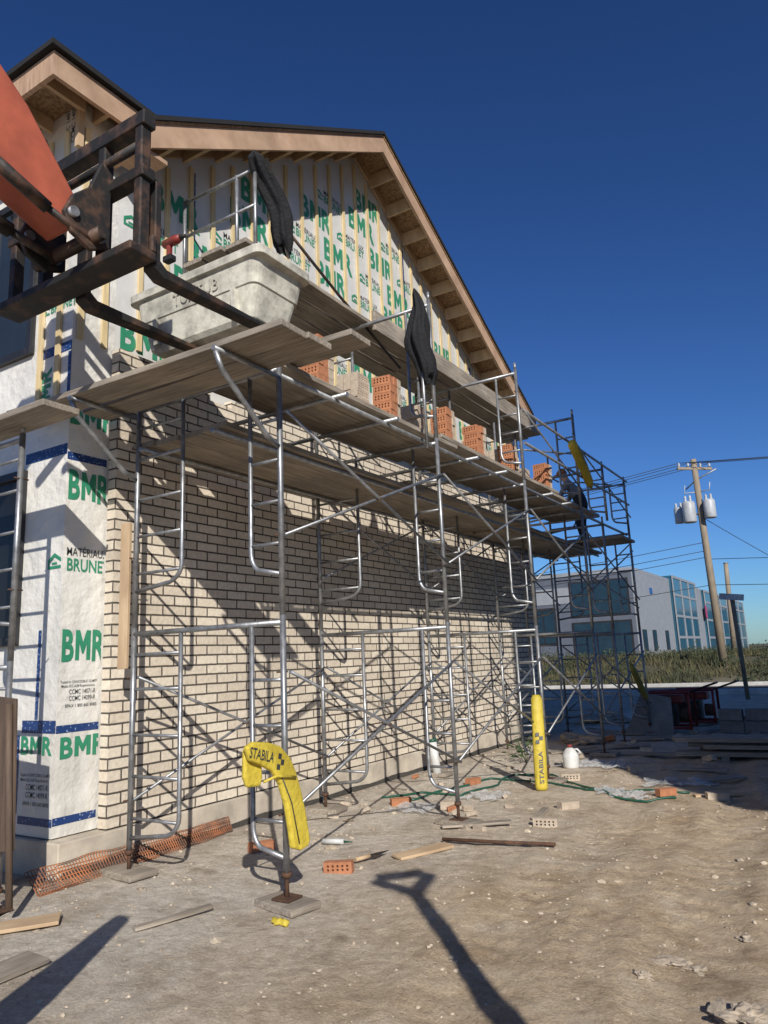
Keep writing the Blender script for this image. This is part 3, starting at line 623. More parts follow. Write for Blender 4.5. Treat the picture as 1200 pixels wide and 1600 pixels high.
# ------------------------------------------------------------------ umbrellas
def cloth(c0,d,hs,seed,bend=0):
    m=MB(); n=28; vs=[]; K=30
    def rad(h):
        for (a,ra),(b,rb) in zip(hs[:-1],hs[1:]):
            if a<=h<=b: return ra+(rb-ra)*(h-a)/(b-a)
        return hs[-1][1]
    for i in range(K+1):
        h=hs[0][0]+(hs[-1][0]-hs[0][0])*i/K; c=c0+d*h+V((.02*math.sin(h*9+seed),bend*math.sin(h*3.1)+.015*math.sin(h*7+seed),0)); r_=rad(h)
        for j in range(n):
            a=2*math.pi*j/n; rr=r_*(1+.34*math.cos(a*6+h*2.2+seed)+.38*noise.noise(V((math.cos(a)*1.6,math.sin(a)*1.6,h*4+seed))))
            vs.append(c+V((math.cos(a)*rr,math.sin(a)*rr,(.05*math.cos(a*3+seed) if i==0 else 0))))
    m.add(vs,[(i*n+j,i*n+(j+1)%n,(i+1)*n+(j+1)%n,(i+1)*n+j) for i in range(K) for j in range(n)],True); m.add(vs[:n],[list(range(n))[::-1]]); return m
p0=onx(668,700,1.93); p1=onx(663,592,1.93); p2=onx(648,452,1.93)
U=thing('closed_umbrella','closed black umbrella tied upright on a steel pole beside the second scaffold leg','umbrella',p0)
MB().tube([p0,p1+(p2-p1)*.4],.018,8).build('pole',M['steel'],U)
cloth(p1,p2-p1,[(-.02,.06),(.06,.085),(.25,.10),(.45,.095),(.65,.075),(.85,.05),(.95,.03),(1.02,.006)],1).build('canopy',M['black'],U)
q0=onx(448,392,1.0); q1=onx(398,238,1.0); U=thing('closed_umbrella','black folded umbrella leaning on the near guard rail of the topmost deck','umbrella',q0)
d=q1-q0
cloth(q0,d,[(0,.06),(.08,.09),(.3,.095),(.6,.095),(.8,.09),(.93,.07),(1,.012)],4,.07).build('canopy',M['black'],U)
MB().tube([q0-d*.08,q0+d*.2],.016,8).build('pole',M['steel'],U)
# ------------------------------------------------------------------ yellow bags
def checks(mb,o,u,v,s):
    o=V(o);u=V(u);v=V(v)
    for i in range(2):
        for j in range(3):
            if (i+j)%2==0: q=o+u*(i*s)+v*(j*s); mb.add([q,q+u*s,q+u*s+v*s,q+v*s],[(0,1,2,3)])
XB=1.985
Bg=thing('level_bag','yellow fabric level bag folded over the lowest brace near the camera','bag',onx(420,1170,XB),0,'yellow level bags')
def flap(pts,x,th,name):
    P=[onx(px,py,x) for px,py in pts]
    MB().prism(P,(-th,0,0)).build(name,M['yellow'],Bg,bevel=.014)
flap([(384,1172),(396,1161),(414,1164),(410,1190),(411,1215),(408,1229),(388,1231),(383,1215)],XB-.045,.035,'rear_flap')
flap([(386,1168),(398,1159),(422,1160),(440,1166),(455,1184),(464,1206),(472,1236),(479,1268),(486,1312),(483,1322),(472,1329),(459,1326),(456,1300),(450,1262),(440,1226),(428,1206),(410,1196),(392,1189)],XB,.042,'front_flap')
xt=XB+.0035; tq=MB(); A_=onx(389,1186,xt); B_=onx(436,1196,xt); ux=(B_-A_).normalized(); uy=V((1,0,0)).cross(ux)
add_text(tq,'STABILA',A_+uy*.01,ux,uy,.06,.015,w=(onx(427,1194,xt)-A_).length); tq.build('lettering',M['dark'],Bg,recalc=False)
tq=MB(); checks(tq,onx(432,1202,xt),ux,uy,.032); tq.build('check_mark',M['dark'],Bg,recalc=False)
MB().tube([onx(440,1212,xt),onx(456,1255,xt),onx(468,1318,xt)],.004,6).build('zip',M['dark'],Bg)
MB().tube([onx(412,1222,xt-.01),onx(432,1213,xt+.01),onx(462,1214,xt+.012)],.008,6).build('strap',M['yellow'],Bg)
a_=onx(845,1216,1.98); b_=onx(838,1086,1.93)
Bg=thing('level_bag','yellow level bag standing upright against the third scaffold leg','bag',a_,0,'yellow level bags')
a_.z=gz(a_.x,a_.y)
MB().tube([a_+(b_-a_)*t_ for t_ in (0,.03,.3,.6,.96,1)],[(.05,.035),(.07,.045),(.074,.05),(.07,.045),(.065,.04),(.04,.025)],12,flat=R0).build('bag_body',M['yellow'],Bg)
ud=(b_-a_).normalized(); nr=V((.525,-.85,0)); tq=MB()
add_text(tq,'STABILA',a_+ud*.08+nr*.056+R0*.022,ud,-R0,.045,.015,w=.34); checks(tq,a_+ud*.5+nr*.056-R0*.045,R0,ud,.04); tq.build('lettering',M['dark'],Bg,recalc=False)
a_=onx(892,690,1.98); b_=onx(924,762,1.98)
Bg=thing('level_bag','yellow level bag hanging aslant on the far upper guard rails','bag',a_,0,'yellow level bags')
MB().tube([a_+(b_-a_)*t_+V((0,0,.05*math.sin(t_*3.1))) for t_ in (0,.05,.3,.6,.9,1)],[(.04,.03),(.075,.05),(.08,.055),(.08,.05),(.07,.045),(.03,.02)],12).build('bag_body',M['yellow'],Bg)
ud=(b_-a_).normalized(); tq=MB(); add_text(tq,'STABILA',a_+ud*.2+V((.065,-.02,.03)),ud,V((1,0,0)).cross(ud),.06,.02,w=.38); tq.build('lettering',M['dark'],Bg,recalc=False)
a_=onx(1010,1092,1.95); b_=onx(985,1036,1.95)
Bg=thing('level_bag','dull yellow bag leaning by the farthest scaffold leg','bag',a_,0,'yellow level bags'); MB().tube([a_,a_+(b_-a_)*.1,a_+(b_-a_)*.8,b_],[.03,.055,.05,.02],12).build('bag_body',M['yellowdull'],Bg)
# drill
p=onz(268,408,5.235); D=thing('cordless_drill','red and black cordless drill lying on the near end of the topmost deck','drill',p)
MB().tube([p+V((-.1,0,.2)),p+V((.06,0,.2)),p+V((.12,0,.2))],[.04,.045,.03],12).build('motor_housing',M['red'],D)
MB().tube([p+V((.12,0,.2)),p+V((.18,0,.2))],[.028,.014],10).build('chuck',M['blacksteel'],D)
MB().box(p+V((-.03,0,.11)),(.045,.045,.15)).build('handle',M['red'],D,bevel=.012); MB().box(p+V((-.03,0,.03)),(.11,.075,.06)).build('battery',M['black'],D,bevel=.01)
# ------------------------------------------------------------------ person
def person(base):
    S=thing('person',"bricklayer in grey shirt, dark trousers and orange cap bending over at the scaffold's far end",'person',base)
    J=[('pel',(0,0,.90),.13,1),('belly',(-.07,0,1.03),.125,0),('chest',(-.17,0,1.18),.14,0),('neck',(-.25,0,1.30),.055,2),('head',(-.29,0,1.39),.085,2),('crown',(-.32,0,1.47),.075,2)]
    E=[(0,1),(1,2),(2,3),(3,4),(4,5)]
    for s in (-1,1):
        k=len(J); J+=[('hip',(.01,.1*s,.84),.095,1),('knee',(-.05,.13*s,.47),.065,1),('ankle',(.02,.14*s,.09),.045,1),('toe',(-.17,.16*s,.04),.038,3)]
        E+=[(0,k),(k,k+1),(k+1,k+2),(k+2,k+3)]
        k=len(J); J+=[('sh',(-.19,.19*s,1.2),.068,0),('el',(-.31,.25*s,.97),.045,0),('wr',(-.51,.2*s,.93),.03,2),('palm',(-.58,.19*s,.92),.033,2)]
        E+=[(2,k),(k,k+1),(k+1,k+2),(k+2,k+3)]
        for q in range(5):
            a=len(J); dy=(-.03+.015*q) if q<4 else -.045*s; ln=(.055,.065,.06,.045,.03)[q]
            J+=[('fin',(-.58-ln*.6,.19*s+dy,.915),.009,2),('fin',(-.58-ln,.19*s+dy,.89),.008,2)]; E+=[(k+3,a),(a,a+1)]
    me=bpy.data.meshes.new('b'); bm=bmesh.new(); lay=bm.verts.layers.skin.verify(); vs=[]
    for n_,p_,r_,mm in J: v=bm.verts.new(p_); v[lay].radius=(r_,r_); v[lay].use_root=(n_=='pel'); vs.append(v)
    for a,b2 in E: bm.edges.new((vs[a],vs[b2]))
    bm.to_mesh(me); bm.free(); ob=bpy.data.objects.new('b',me); col.objects.link(ob)
    ob.modifiers.new('s','SKIN'); su=ob.modifiers.new('u','SUBSURF'); su.levels=2; su.render_levels=2
    dg=bpy.context.evaluated_depsgraph_get(); m2=bpy.data.meshes.new_from_object(ob.evaluated_get(dg)); bpy.data.objects.remove(ob)
    m2.materials.clear()
    for kk in ('greyshirt','navy','skin','rubber'): m2.materials.append(M[kk])
    segs=[(V(J[a][1]),V(J[b2][1]),J[a][3] if J[b2][0]!='sh' else 0,J[b2][3]) for a,b2 in E]
    for pl in m2.polygons:
        c=pl.center; best=(9,0)
        for A,Bq,ma,mb_ in segs:
            dd=Bq-A; t_=max(0,min(1,(c-A).dot(dd)/max(dd.length_squared,1e-9))); ds=(A+dd*t_-c).length
            if ds<best[0]: best=(ds,ma if t_<.5 else mb_)
        pl.material_index=best[1]; pl.use_smooth=True
    bo=bpy.data.objects.new('body',m2); col.objects.link(bo); bo.parent=S
    MB().lathe([(.098,0),(.1,.03),(.09,.07),(.05,.10),(.005,.11)],(-.315,0,1.43),(-.3,0,1),14).prism([(-.39,-.07,1.43),(-.49,-.04,1.41),(-.49,.04,1.41),(-.39,.07,1.43)],(0,0,.012)).build('cap',M['hat'],S,local=True)
    return S
hp=onx(900,742,1.15); person((1.2,hp.y,ZW+.05))
# ------------------------------------------------------------------ wall foot: net, clutter
m=MB(); NY,NX=80,6; vs=[]
for i in range(NY+1):
    y=3.3+2.0*i/NY
    for j in range(NX+1):
        t_=j/NX; x=.045+(.20-.15*i/NY)*t_+.04*noise.noise(V((y*1.3,1,0)))*t_; vs.append((x,y,gz(x,y)+.12*(1-t_)**1.2+.004+.025*noise.noise(V((y*3,t_*4,2)))))
m.add(vs,[(i*(NX+1)+j,i*(NX+1)+j+1,(i+1)*(NX+1)+j+1,(i+1)*(NX+1)+j) for i in range(NY) for j in range(NX)])
o=m.build('safety_net',M['net'],at=(.3,6,0)); wm=o.modifiers.new('w','WIREFRAME'); wm.thickness=.010; wm.use_replace=True
tag(o,'dirty orange plastic net lying along the foot of the foundation','net')
def gp(px,py):
    p=onz(px,py,0); 
    for _ in range(3): p=onz(px,py,gz(p.x,p.y))
    return p
gb=[(530,1363,.35,'o','half orange brick lying right of the nearest outer scaffold leg'),(405,1328,1.2,'o','orange brick by the net behind the nearest outer leg'),(625,1257,.8,'o','orange brick between the second scaffold legs'),(853,1292,.2,'b','buff brick end lying alone on open ground near the middle'),(884,1263,1.0,'b','single buff brick right of the yellow upright bag'),(892,1219,.4,'b','buff brick just behind the white jug'),(994,1206,.6,'b','buff brick near the far pile of boards'),(1037,1242,.9,'o','orange brick left of two at the far right ground'),(1119,1249,.5,'b','brick rightmost on the open ground'),(704,1262,.5,'b','buff brick at the foot of the second outer leg'),(735,1225,1.4,'o','orange brick behind the second outer leg')]
for (px,py,rz,c,l) in gb:
    p=gp(px,py); lay=rz>.45; o=brick_obj(meO if c=='o' else meB,None,(p.x,p.y,p.z+(.036 if lay else -.004)),(R(90) if lay else 0,random.uniform(-.06,.06),rz)); tag(o,l,'brick','loose bricks on the ground'); o.scale=(.85,.85,.85)
for i in range(9):
    px,py=random.uniform(900,1190),random.uniform(1140,1215); p=gp(px,py); o=brick_obj(random.choice((meO,meB,meB)),None,(p.x,p.y,p.z+.02),(random.uniform(0,1.6),random.uniform(-.3,.3),random.uniform(0,3))); o.scale=(.7,.85,.85); tag(o,'broken brick lying among the clutter at far right','brick','broken bricks among the far clutter')
for i in range(12):
    px,py=random.uniform(500,800),random.uniform(1215,1300); p=gp(px,py); o=brick_obj(random.choice((meO,meB,meB)),None,(p.x,p.y,p.z+.01),(random.uniform(0,1.6),random.uniform(-.3,.3),random.uniform(0,3))); s_=random.uniform(.25,.5); o.scale=(s_,s_*1.2,s_*1.1); tag(o,'small brick chip on the dusty ground along the foot of the wall','brick','brick chips along the wall foot')
wb=[(662,1335,.5,.13,.75,'flat pale wood scrap right of the half brick'),(745,1292,.62,.08,.2,'thin board beside the second outer leg'),(272,1440,.5,.05,.9,'thin wooden lath in front of the nearest inner leg'),(30,1452,.45,.16,.5,'short board at the lower left edge by the left scaffold'),(18,1520,.3,.2,1.2,'wood block at the left edge of the ground'),(845,1275,.42,.07,1.3,'small dark board left of the loose buff brick'),(1105,1222,.9,.14,.3,'long thin board lying far right'),(1010,1180,1.0,.2,-.4,'loose plank by the leaning sheet'),(1140,1245,.7,.08,.1,'pale lath beside the rightmost brick'),(960,1170,1.1,.15,.2,'grey board under the far scaffold'),(1085,1205,.8,.1,-.5,'dark board in the shade before the lumber pile'),(905,1190,.5,.12,.9,'small plank scrap behind the white jug')]
for (px,py,Lg,w_,rz,l) in wb:
    p=gp(px,py); o=plank_mesh(Lg,w_,.022).build('board',M['wood'] if px in(662,1140,30) else M['plank'],bevel=.004); o.location=(p.x,p.y,p.z+.015); o.rotation_euler=(.02,.04,rz-1.2); tag(o,l,'board','wood scraps on the ground')
for i in range(16):
    px,py=random.uniform(890,1190),random.uniform(1115,1185); p=gp(px,py); o=plank_mesh(random.uniform(.4,1.3),random.uniform(.06,.18),.025).build('board_scrap',M['plank']); o.location=(p.x,p.y,p.z+.03); o.rotation_euler=(random.uniform(-.1,.1),random.uniform(-.1,.1),random.uniform(0,3)); tag(o,'dark board scrap lying in the shaded clutter at far right','board','board scraps in the shade')
p=gp(775,1323); tag(MB().tube([p+V((-.45,-.05,.03)),p+V((0,.0,.035)),p+V((.45,.12,.03))],.014,8).build('iron_bar',M['rust'],at=p),'dark iron bar lying flat on the ground right of the wood scrap','bar')
p=gp(578,1345); t=thing('trowel','dark trowel-like tool lying behind the half brick','trowel',p); MB().tube([p+V((-.05,-.12,.03)),p+V((.0,.0,.035))],.016,8).build('handle',M['wood'],t); MB().prism([p+V((-.05,0,.03)),p+V((.05,.0,.03)),p+V((.05,.2,.035))],(0,0,.004)).build('blade',M['blacksteel'],t)
hz=[[(596,1248),(660,1240),(720,1245),(775,1228),(800,1212),(860,1212),(905,1228),(955,1246),(1010,1255),(1060,1248)],[(640,1252),(700,1236),(770,1218),(850,1224),(930,1236),(1000,1238),(1100,1242)]]
for i,h in enumerate(hz):
    q=[]; pts=[gp(*c) for c in h]
    for a,b2 in zip(pts[:-1],pts[1:]):
        for k in range(6): p=a.lerp(b2,k/6); q.append(V((p.x+.03*math.sin(p.y*7+i),p.y,gz(p.x,p.y)+.015)))
    tag(MB().tube(q,.012,6).build('garden_hose',M['hose'],at=q[0]),['green hose looping nearest across the ground behind the second leg','second green hose, running straighter behind the first'][i],'hose')
p=gp(893,1200); J=thing('plastic_jug','white plastic jug right of the upright yellow bag','jug',p)
MB().lathe([(.09,0),(.105,.02),(.105,.17),(.06,.24),(.03,.26)],p,(0,0,1),16).build('body',M['white'],J); MB().lathe([(.032,.26),(.032,.295)],p,(0,0,1),12).build('cap',M['red'],J); MB().tube([p+V((.09,0,.18)),p+V((.14,0,.2)),p+V((.1,0,.24)),p+V((.04,0,.235))],.013,8).build('handle',M['white'],J)
p=gp(684,1214); t=thing('paper_roll','white tube with a green end leaning at the foot of the brick wall','roll',p); MB().tube([p,p+V((-.06,.02,.42))],.055,14).build('tube',M['white'],t); MB().tube([p+V((-.06,.02,.421)),p+V((-.065,.022,.46))],.057,14).build('end_cap',M['hose'],t)
p=gp(520,1322); t=thing('caulk_tube','small white cartridge lying between the scaffold legs','cartridge',p); MB().tube([p+V((-.1,0,.03)),p+V((.08,.05,.03))],.022,10).build('tube',M['white'],t); MB().tube([p+V((.08,.05,.03)),p+V((.15,.07,.03))],[.01,.004],8).build('nozzle',M['hose'],t)
for i,(px,py,sx,sy,l) in enumerate(((760,1245,.4,.3,'crumpled clear plastic sheet by the second outer leg'),(930,1195,.8,.4,'crumpled plastic sheeting right of the white jug'),(975,1243,.5,.25,'small torn plastic sheet on the ground in mid field'),(1060,1225,.7,.25,'white plastic strip at the far right of the ground'),(650,1265,.4,.3,'plastic film scrap behind the second legs'))):
    p=gp(px,py); m=MB(); n1,n2=34,24; vs=[]
    for a in range(n1+1):
        for b2 in range(n2+1):
            x=p.x+(a/n1-.5)*sx*(1+.5*noise.noise(V((b2*.2,i,0)))); y=p.y+(b2/n2-.5)*sy*1.5*(1+.6*noise.noise(V((a*.2,i,5)))); nn=noise.noise(V((x*7,y*7,i)))+.7*abs(noise.noise(V((x*18,y*18,i))))
            vs.append((x,y,gz(x,y)+.012+.045*abs(nn)))
    m.add(vs,[(a*(n2+1)+b2,a*(n2+1)+b2+1,(a+1)*(n2+1)+b2+1,(a+1)*(n2+1)+b2) for a in range(n1) for b2 in range(n2)],False); tag(m.build('plastic_sheet',M['plastic'],at=p),l,'plastic sheet','plastic scraps')
p=gp(437,1446); m=MB().tube([p+V((-.06+.02*k,.012*math.sin(k*2.2),.02+.01*math.sin(k*3))) for k in range(7)],[(.02,.006)]*7,8); tag(m.build('strap',M['yellow'],at=p),'scrap of yellow strap in front of the nearest outer leg','strap')
# dark brown sheet standing in for a machine part at the left edge
P=[ony(*c,2.92) for c in ((-70,1080),(24,1092),(19,1330),(-70,1338))]; m=MB().prism(P,(0,.02,0)); p=P[3]
PS=thing('machine_stand_in','dark brown sheet standing in for a machine part behind the left edge scaffold frame','sheet',p); m.build('panel',M['brown_sheet'],PS,bevel=.004)
for x_ in (-66,14):
    q0,q1=ony(x_,1100,2.90),ony(x_,1420,2.90); MB().tube([q0,q1],.022,8).build('leg',M['brown_sheet'],PS)
# rocks
def rock(mb,c,s,seed,sub=2,flat=1.0,amp=.35):
    bm=bmesh.new(); bmesh.ops.create_icosphere(bm,subdivisions=sub,radius=1)
    sx,sy,sz=s*random.uniform(.7,1.3),s*random.uniform(.7,1.3),s*random.uniform(.45,.75)*flat
    vs=[]
    for v in bm.verts:
        k=1+amp*noise.noise(v.co*1.4+V((seed,0,0)))+amp*.5*noise.noise(v.co*4+V((seed,3,0))); vs.append(V(c)+V((v.co.x*sx*k,v.co.y*sy*k,v.co.z*sz*k)))
    bm.verts.index_update(); mb.add(vs,[[v.index for v in f.verts] for f in bm.faces],False); bm.free()
for i,(px,py,s,l) in enumerate(((1052,1508,.075,'broken clod of earth at the lower right of the ground'),(1165,1590,.09,'flat clod at the bottom right corner'),(1000,1524,.05,'small pale clod left of the broken earth clod'),(1085,1516,.045,'small clod right of the broken earth clod'),(1165,1465,.04,'clod near the right edge of the ground'))):
    p=gp(px,py); m=MB(); rock(m,p,s,i*7.3,4,.55,.9); tag(m.build('earth_clod',M['rock'],at=p),l,'clod','clods in the foreground')
m=MB()
for i in range(7500):
    x=random.uniform(-.0,6); y=1.8+9.5*random.random()**1.5; s=.003+.013*random.random()**5
    dn=noise.noise(V((x*.8,y*.8,5)))
    if dn<-.1 and random.random()<.75: continue
    if y>5 and random.random()<.25: s*=2.0
    if x<1.9 and random.random()<.2: s*=1.8
    rock(m,(x,y,gz(x,y)+s*.1),s,i,1,.9,.7)
tag(m.build('pebbles',M['pebble'],recalc=False),'loose pebbles and clods scattered over the earth','pebbles',kind='stuff')
o=plank_mesh(1.15,.09,.03).build('board',M['wood'],bevel=.004); pp=onx(206,930,.29); o.location=(.29,3.9,pp.z); o.rotation_euler=(R(90),0,R(8)); tag(o,'narrow upright wooden board tied to the nearest inner scaffold leg','board')
p=gp(822,1192); m=MB()
for i in range(70):
    a=random.uniform(0,6.28); r_=random.uniform(.03,.3); h_=random.uniform(.05,.35); c=p+V((math.cos(a)*r_,math.sin(a)*r_,h_)); u=V((random.uniform(-1,1),random.uniform(-1,1),random.uniform(-.3,.6))).normalized()*.05; w_=u.orthogonal().normalized()*.016
    m.add([c-u,c+w_,c+u,c-w_],[(0,1,2,3)])
W=thing('weed_plant','small green weed by the wall near the upright yellow bag','weed',p); m.build('leaves',M['leaf'],W)
m=MB()
for i in range(9): a=i*.7; m.tube([p,p+V((math.cos(a)*.12,math.sin(a)*.12,.3))],.004,5)
m.build('stem',M['leaf'],W)
# ------------------------------------------------------------------ far right clutter
p=gp(1018,1150); o=MB(); q=[p+V((-.45,0,0)),p+V((.36,.1,0)),p+V((.30,.45,.62)),p+V((-.2,.4,.72))]; o.prism(q,(0,.03,0)); tag(o.build('cement_board',M['cmu'],at=p),'grey slab leaning aslant near the far scaffold end','board')
def machine(p,s,label):
    X=thing('site_generator',label,'generator',p,0,'small red machines in the shade')
    q=lambda x,y,z: p+V((x,y,z))*s
    m=MB()
    for x in (-.4,.4): m.tube([q(x,-.28,.06),q(x,-.28,.7),q(x,.28,.7),q(x,.28,.06)],.025,8)
    for y in (-.28,.28): m.tube([q(-.4,y,.08),q(.4,y,.08)],.025,8).tube([q(-.4,y,.7),q(.4,y,.7)],.025,8)
    m.build('frame',M['red'],X)
    MB().box(q(-.1,0,.3),(.45*s,.4*s,.36*s)).build('engine',M['blacksteel'],X,bevel=.02); MB().box(q(.02,0,.58),(.5*s,.36*s,.16*s)).build('fuel_tank',M['red'],X,bevel=.03)
    MB().tube([q(.2,-.1,.3),q(.36,-.1,.3)],.12*s,14).build('alternator',M['rust'],X); MB().tube([q(0,0,.66),q(0,0,.70)],.04,10).build('filler_cap',M['rubber'],X)
    for y in (-.34,.34): MB().lathe([(.05,-.04),(.15*s,-.04),(.17*s,0),(.15*s,.04),(.05,.04)],q(-.35,y,.16),(0,1,0),16).build('wheel',M['rubber'],X)
    MB().tube([q(.4,-.2,.7),q(.85,-.2,.85),q(.85,.2,.85),q(.4,.2,.7)],.018,8).build('handle',M['blacksteel'],X)
machine(gp(1050,1142),1.0,'small red framed machine in the shade, left of the two beside the leaning slab'); machine(gp(1090,1132),.95,'small red framed machine in the shade, nearer the concrete blocks')
p=gp(1098,1148)
for i in range(2):
    for j in range(4 if i==0 else 2):
        c=p+V((.45+.36*j,.3+random.uniform(-.06,.06),.1+.2*i)); m=MB(); x0,y0,z0=c
        m.bb(-.19,.19,-.095,-.06,0,.19); m.bb(-.19,.19,.06,.095,0,.19)
        for x in (-.173,0,.173): m.bb(x-.0165,x+.0165,-.0598,.0598,0,.19)
        if i==0 and j==0: bme=m.build('concrete_block',M['cmu'],bevel=.004); o=bme
        else: o=bme.copy(); col.objects.link(o)
        o.location=(c.x+.42*j-.36*j,c.y,c.z-.08); o.rotation_euler=(0,0,random.uniform(-.08,.08)); o['label']='grey concrete block in the %s row of the far stack, %s from left'%(['bottom','top'][i],['first','second','third','fourth'][j]); o['category']='block'; o['group']='stacked concrete blocks'
p=gp(1140,1190); LP=thing('lumber_pile','low dark pile of weathered boards in the shade at the right edge','lumber',(p.x+.5,p.y+.5,p.z),.12)
for k in range(3):
    for q in range(5-k):
        o=plank_mesh(random.uniform(1.7,2.3),.16,.05).build('board',M['plank'],LP,local=True); o.location=(random.uniform(-.15,.15),-.4+.2*q+.06*k+random.uniform(-.02,.02),.07+.085*k); o.rotation_euler=(0,random.uniform(-.02,.02),math.pi/2+random.uniform(-.06,.06))
for x in (-.6,.6): MB().bb(x-.05,x+.05,-.5,.5,0,.06).build('bearer',M['plank'],LP,local=True)
for i,(px,py,s,l) in enumerate(((905,1160,.22,'heap of earth by the far scaffold legs'),(940,1128,.3,'dark earth heap beyond the far scaffold'),(1190,1130,.3,'earth heap at the far right edge'),(985,1165,.16,'small heap of rubble right of the far scaffold legs'))):
    p=gp(px,py); m=MB(); rock(m,p,s*1.5,i*3.1+40,4,.6,.8); tag(m.build('earth_heap',M['rock'],at=p),l,'heap')
# ------------------------------------------------------------------ background buildings
C=thing('office_building','grey two-storey office building with dark windows and blue glass bays beyond the road','building',(-9.1,60,.5))
HB=7.6
MB().bb(-34,-9.1,60,128,.2,HB).build('wall',M['clad'],C)
MB().bb(-34.1,-9.0,59.9,128.1,HB,HB+.3).build('parapet',M['cladl'],C)
MB().bb(-9.098,-9.0,60.05,74,.3,HB-.01).build('side_panel',M['cladl'],C); MB().bb(-9.098,-9.0,86,91.5,.3,HB-.01).build('side_panel',M['cladl'],C)
for y0,y1,hh in ((74,86,HB+.6),(91.5,127,HB+.2)):
    g_=MB().bb(-12,-8.7,y0,y1,.3,hh).build('glass_bay',M['blueglass'],C)
    m=MB(); y=y0
    while y<=y1+.01: m.bb(-8.699,-8.62,y-.12,y+.12,.3,hh); y+=(y1-y0)/ (3 if y1-y0<15 else 6)
    for z in (2.4,4.4,6.4,hh-.1): m.bb(-8.698,-8.64,y0,y1,z-.12,z+.12)
    m.build('mullion',M['cladl'],g_)
for x0,x1,z0,z1,n,rws in ((-14.1,-9.5,1.0,3.7,3,1),(-14.1,-9.5,4.3,7.0,3,1),(-19.6,-15.6,2.2,5.0,4,1),(-26,-21,2.2,5.0,4,1)):
        w_=MB().bb(x0-.1,x1+.1,59.93,59.998,z0-.1,z1+.1).build('window',M['frame'],C); m=MB()
        for q in range(n):
            for r_ in range(rws):
                xa=x0+(x1-x0)*q/n; za=z0+(z1-z0)*r_/rws; m.bb(xa+.06,xa+(x1-x0)/n-.06,59.9,59.929,za+.05,za+(z1-z0)/rws-.05)
        m.build('pane',M['darkglass'],w_)
for zz in (5.4,): MB().bb(-34,-14.25,59.955,59.997,zz,zz+1.3).build('band',M['cladl'],C)
MB().box((-8.97,65.8,6.3),(.05,.9,.5)).build('emblem',M['bluesign'],C)
MB().bb(-8.6,-8.56,90.6,91.4,4.6,6.0).build('banner',M['pink'],C)
for y in (62,65.5,70.5): 
    w_=MB().bb(-8.999,-8.96,y-.7,y+.7,1.3,3).build('window',M['frame'],C); MB().bb(-8.959,-8.94,y-.6,y+.6,1.4,2.9).build('pane',M['darkglass'],w_)
C2=thing('warehouse','low dark blue warehouse at the far right beyond the poles','building',(3,140,.5)); MB().bb(-6,40,140,170,.2,7.5).build('wall',M['blueglass'],C2); MB().bb(-6.1,40.1,139.9,170.1,7.5,8.1).build('roof_edge',M['cladl'],C2)
for x in (-3,3,9): MB().bb(x,x+3,139.93,139.99,1,4).build('window',M['frame'],C2)
# ------------------------------------------------------------------ utility poles, wires
pb=ony(1133,1050,35); pt=ony(1083,718,35); pb.z=.3
UP=thing('utility_pole','leaning wooden utility pole with transformers and crossarm beyond the road','utility pole',pb)
MB().tube([pb,pb.lerp(pt,.5),pt],[.18,.15,.125],12).build('shaft',M['pole'],UP)
ca=pb+(pt-pb)*.955; cv=V((.75,.66,0))
MB().box(ca,(1.7,.1,.11),Matrix.Rotation(math.atan2(cv.y,cv.x),3,'Z')).build('crossarm',M['pole'],UP)
tops=[]
for k_ in (-.75,-.3,.3,.75):
    q=ca+cv*k_; MB().lathe([(.03,.05),(.06,.1),(.03,.14),(.06,.19),(.03,.25)],q,(0,0,1),10).build('insulator',M['trans'],UP); tops.append(q+V((0,0,.25)))
for k_,(dx,dy,dz,sc_) in enumerate(((-.92,-.05,.02,.82),(-.42,-.5,-.08,1.08),(.40,-.25,.06,.95))):
    c=pb+(pt-pb)*.70+V((dx,dy,dz)); t_=MB().lathe([(r_*sc_,h_*sc_) for r_,h_ in ((.02,-.02),(.24,0),(.26,.04),(.26,.78),(.22,.86),(.05,.9))],c,(0,0,1),16).build('transformer',M['trans'],UP)
    for bx in (-.1,.1): MB().lathe([(.05,.84*sc_),(.07,.92*sc_),(.04,.98*sc_),(.06,1.04*sc_),(.03,1.13*sc_)],c+V((bx,0,0)),(0,0,1),8).build('bushing',M['trans'],t_)
    MB().tube([c+V((0,0,.5)),pb+(pt-pb)*.73],.03,6).build('bracket',M['steel'],t_)
for k_,dx in enumerate((-.55,.5)):
    q=pb+(pt-pb)*.84+V((dx,-.15,0)); MB().tube([pb+(pt-pb)*.84,q,q+V((.05,0,.35))],.025,6).build('cutout',M['trans'],UP)
MB().tube([pb+(pt-pb)*.86+V((-.5,0,0)),pb+(pt-pb)*.9,pb+(pt-pb)*.88+V((.9,-.2,.5))],.03,6).build('arm',M['steel'],UP)
def wire(a,b2,sag,label):
    pts=[V(a).lerp(V(b2),k/14)-V((0,0,sag*4*(k/14)*(1-k/14))) for k in range(15)]
    tag(MB().tube(pts,.014,5).build('overhead_wire',M['wire'],at=a),label,'wire','overhead wires')
wl=['first','second','third','fourth']
for i,q in enumerate(tops): wire(q,q+V((-45,4,-.3)),1.0,'%s high wire running left from the utility pole crossarm'%wl[i])
for i,q in enumerate(tops[:3]): wire(q,q+V((45,8,1)),1.0,'%s high wire running right from the utility pole crossarm'%wl[i])
for i,fz in enumerate((.60,.56,.53,.40)): q=pb+(pt-pb)*fz; wire(q,q+V((-45,3,-.4)),.9,'%s lower cable running left from the pole below the transformers'%wl[i])
for i,fz in enumerate((.52,.40)): q=pb+(pt-pb)*fz; wire(q,q+V((45,6,.4)),.9,'%s lower cable running right from the pole'%wl[i])
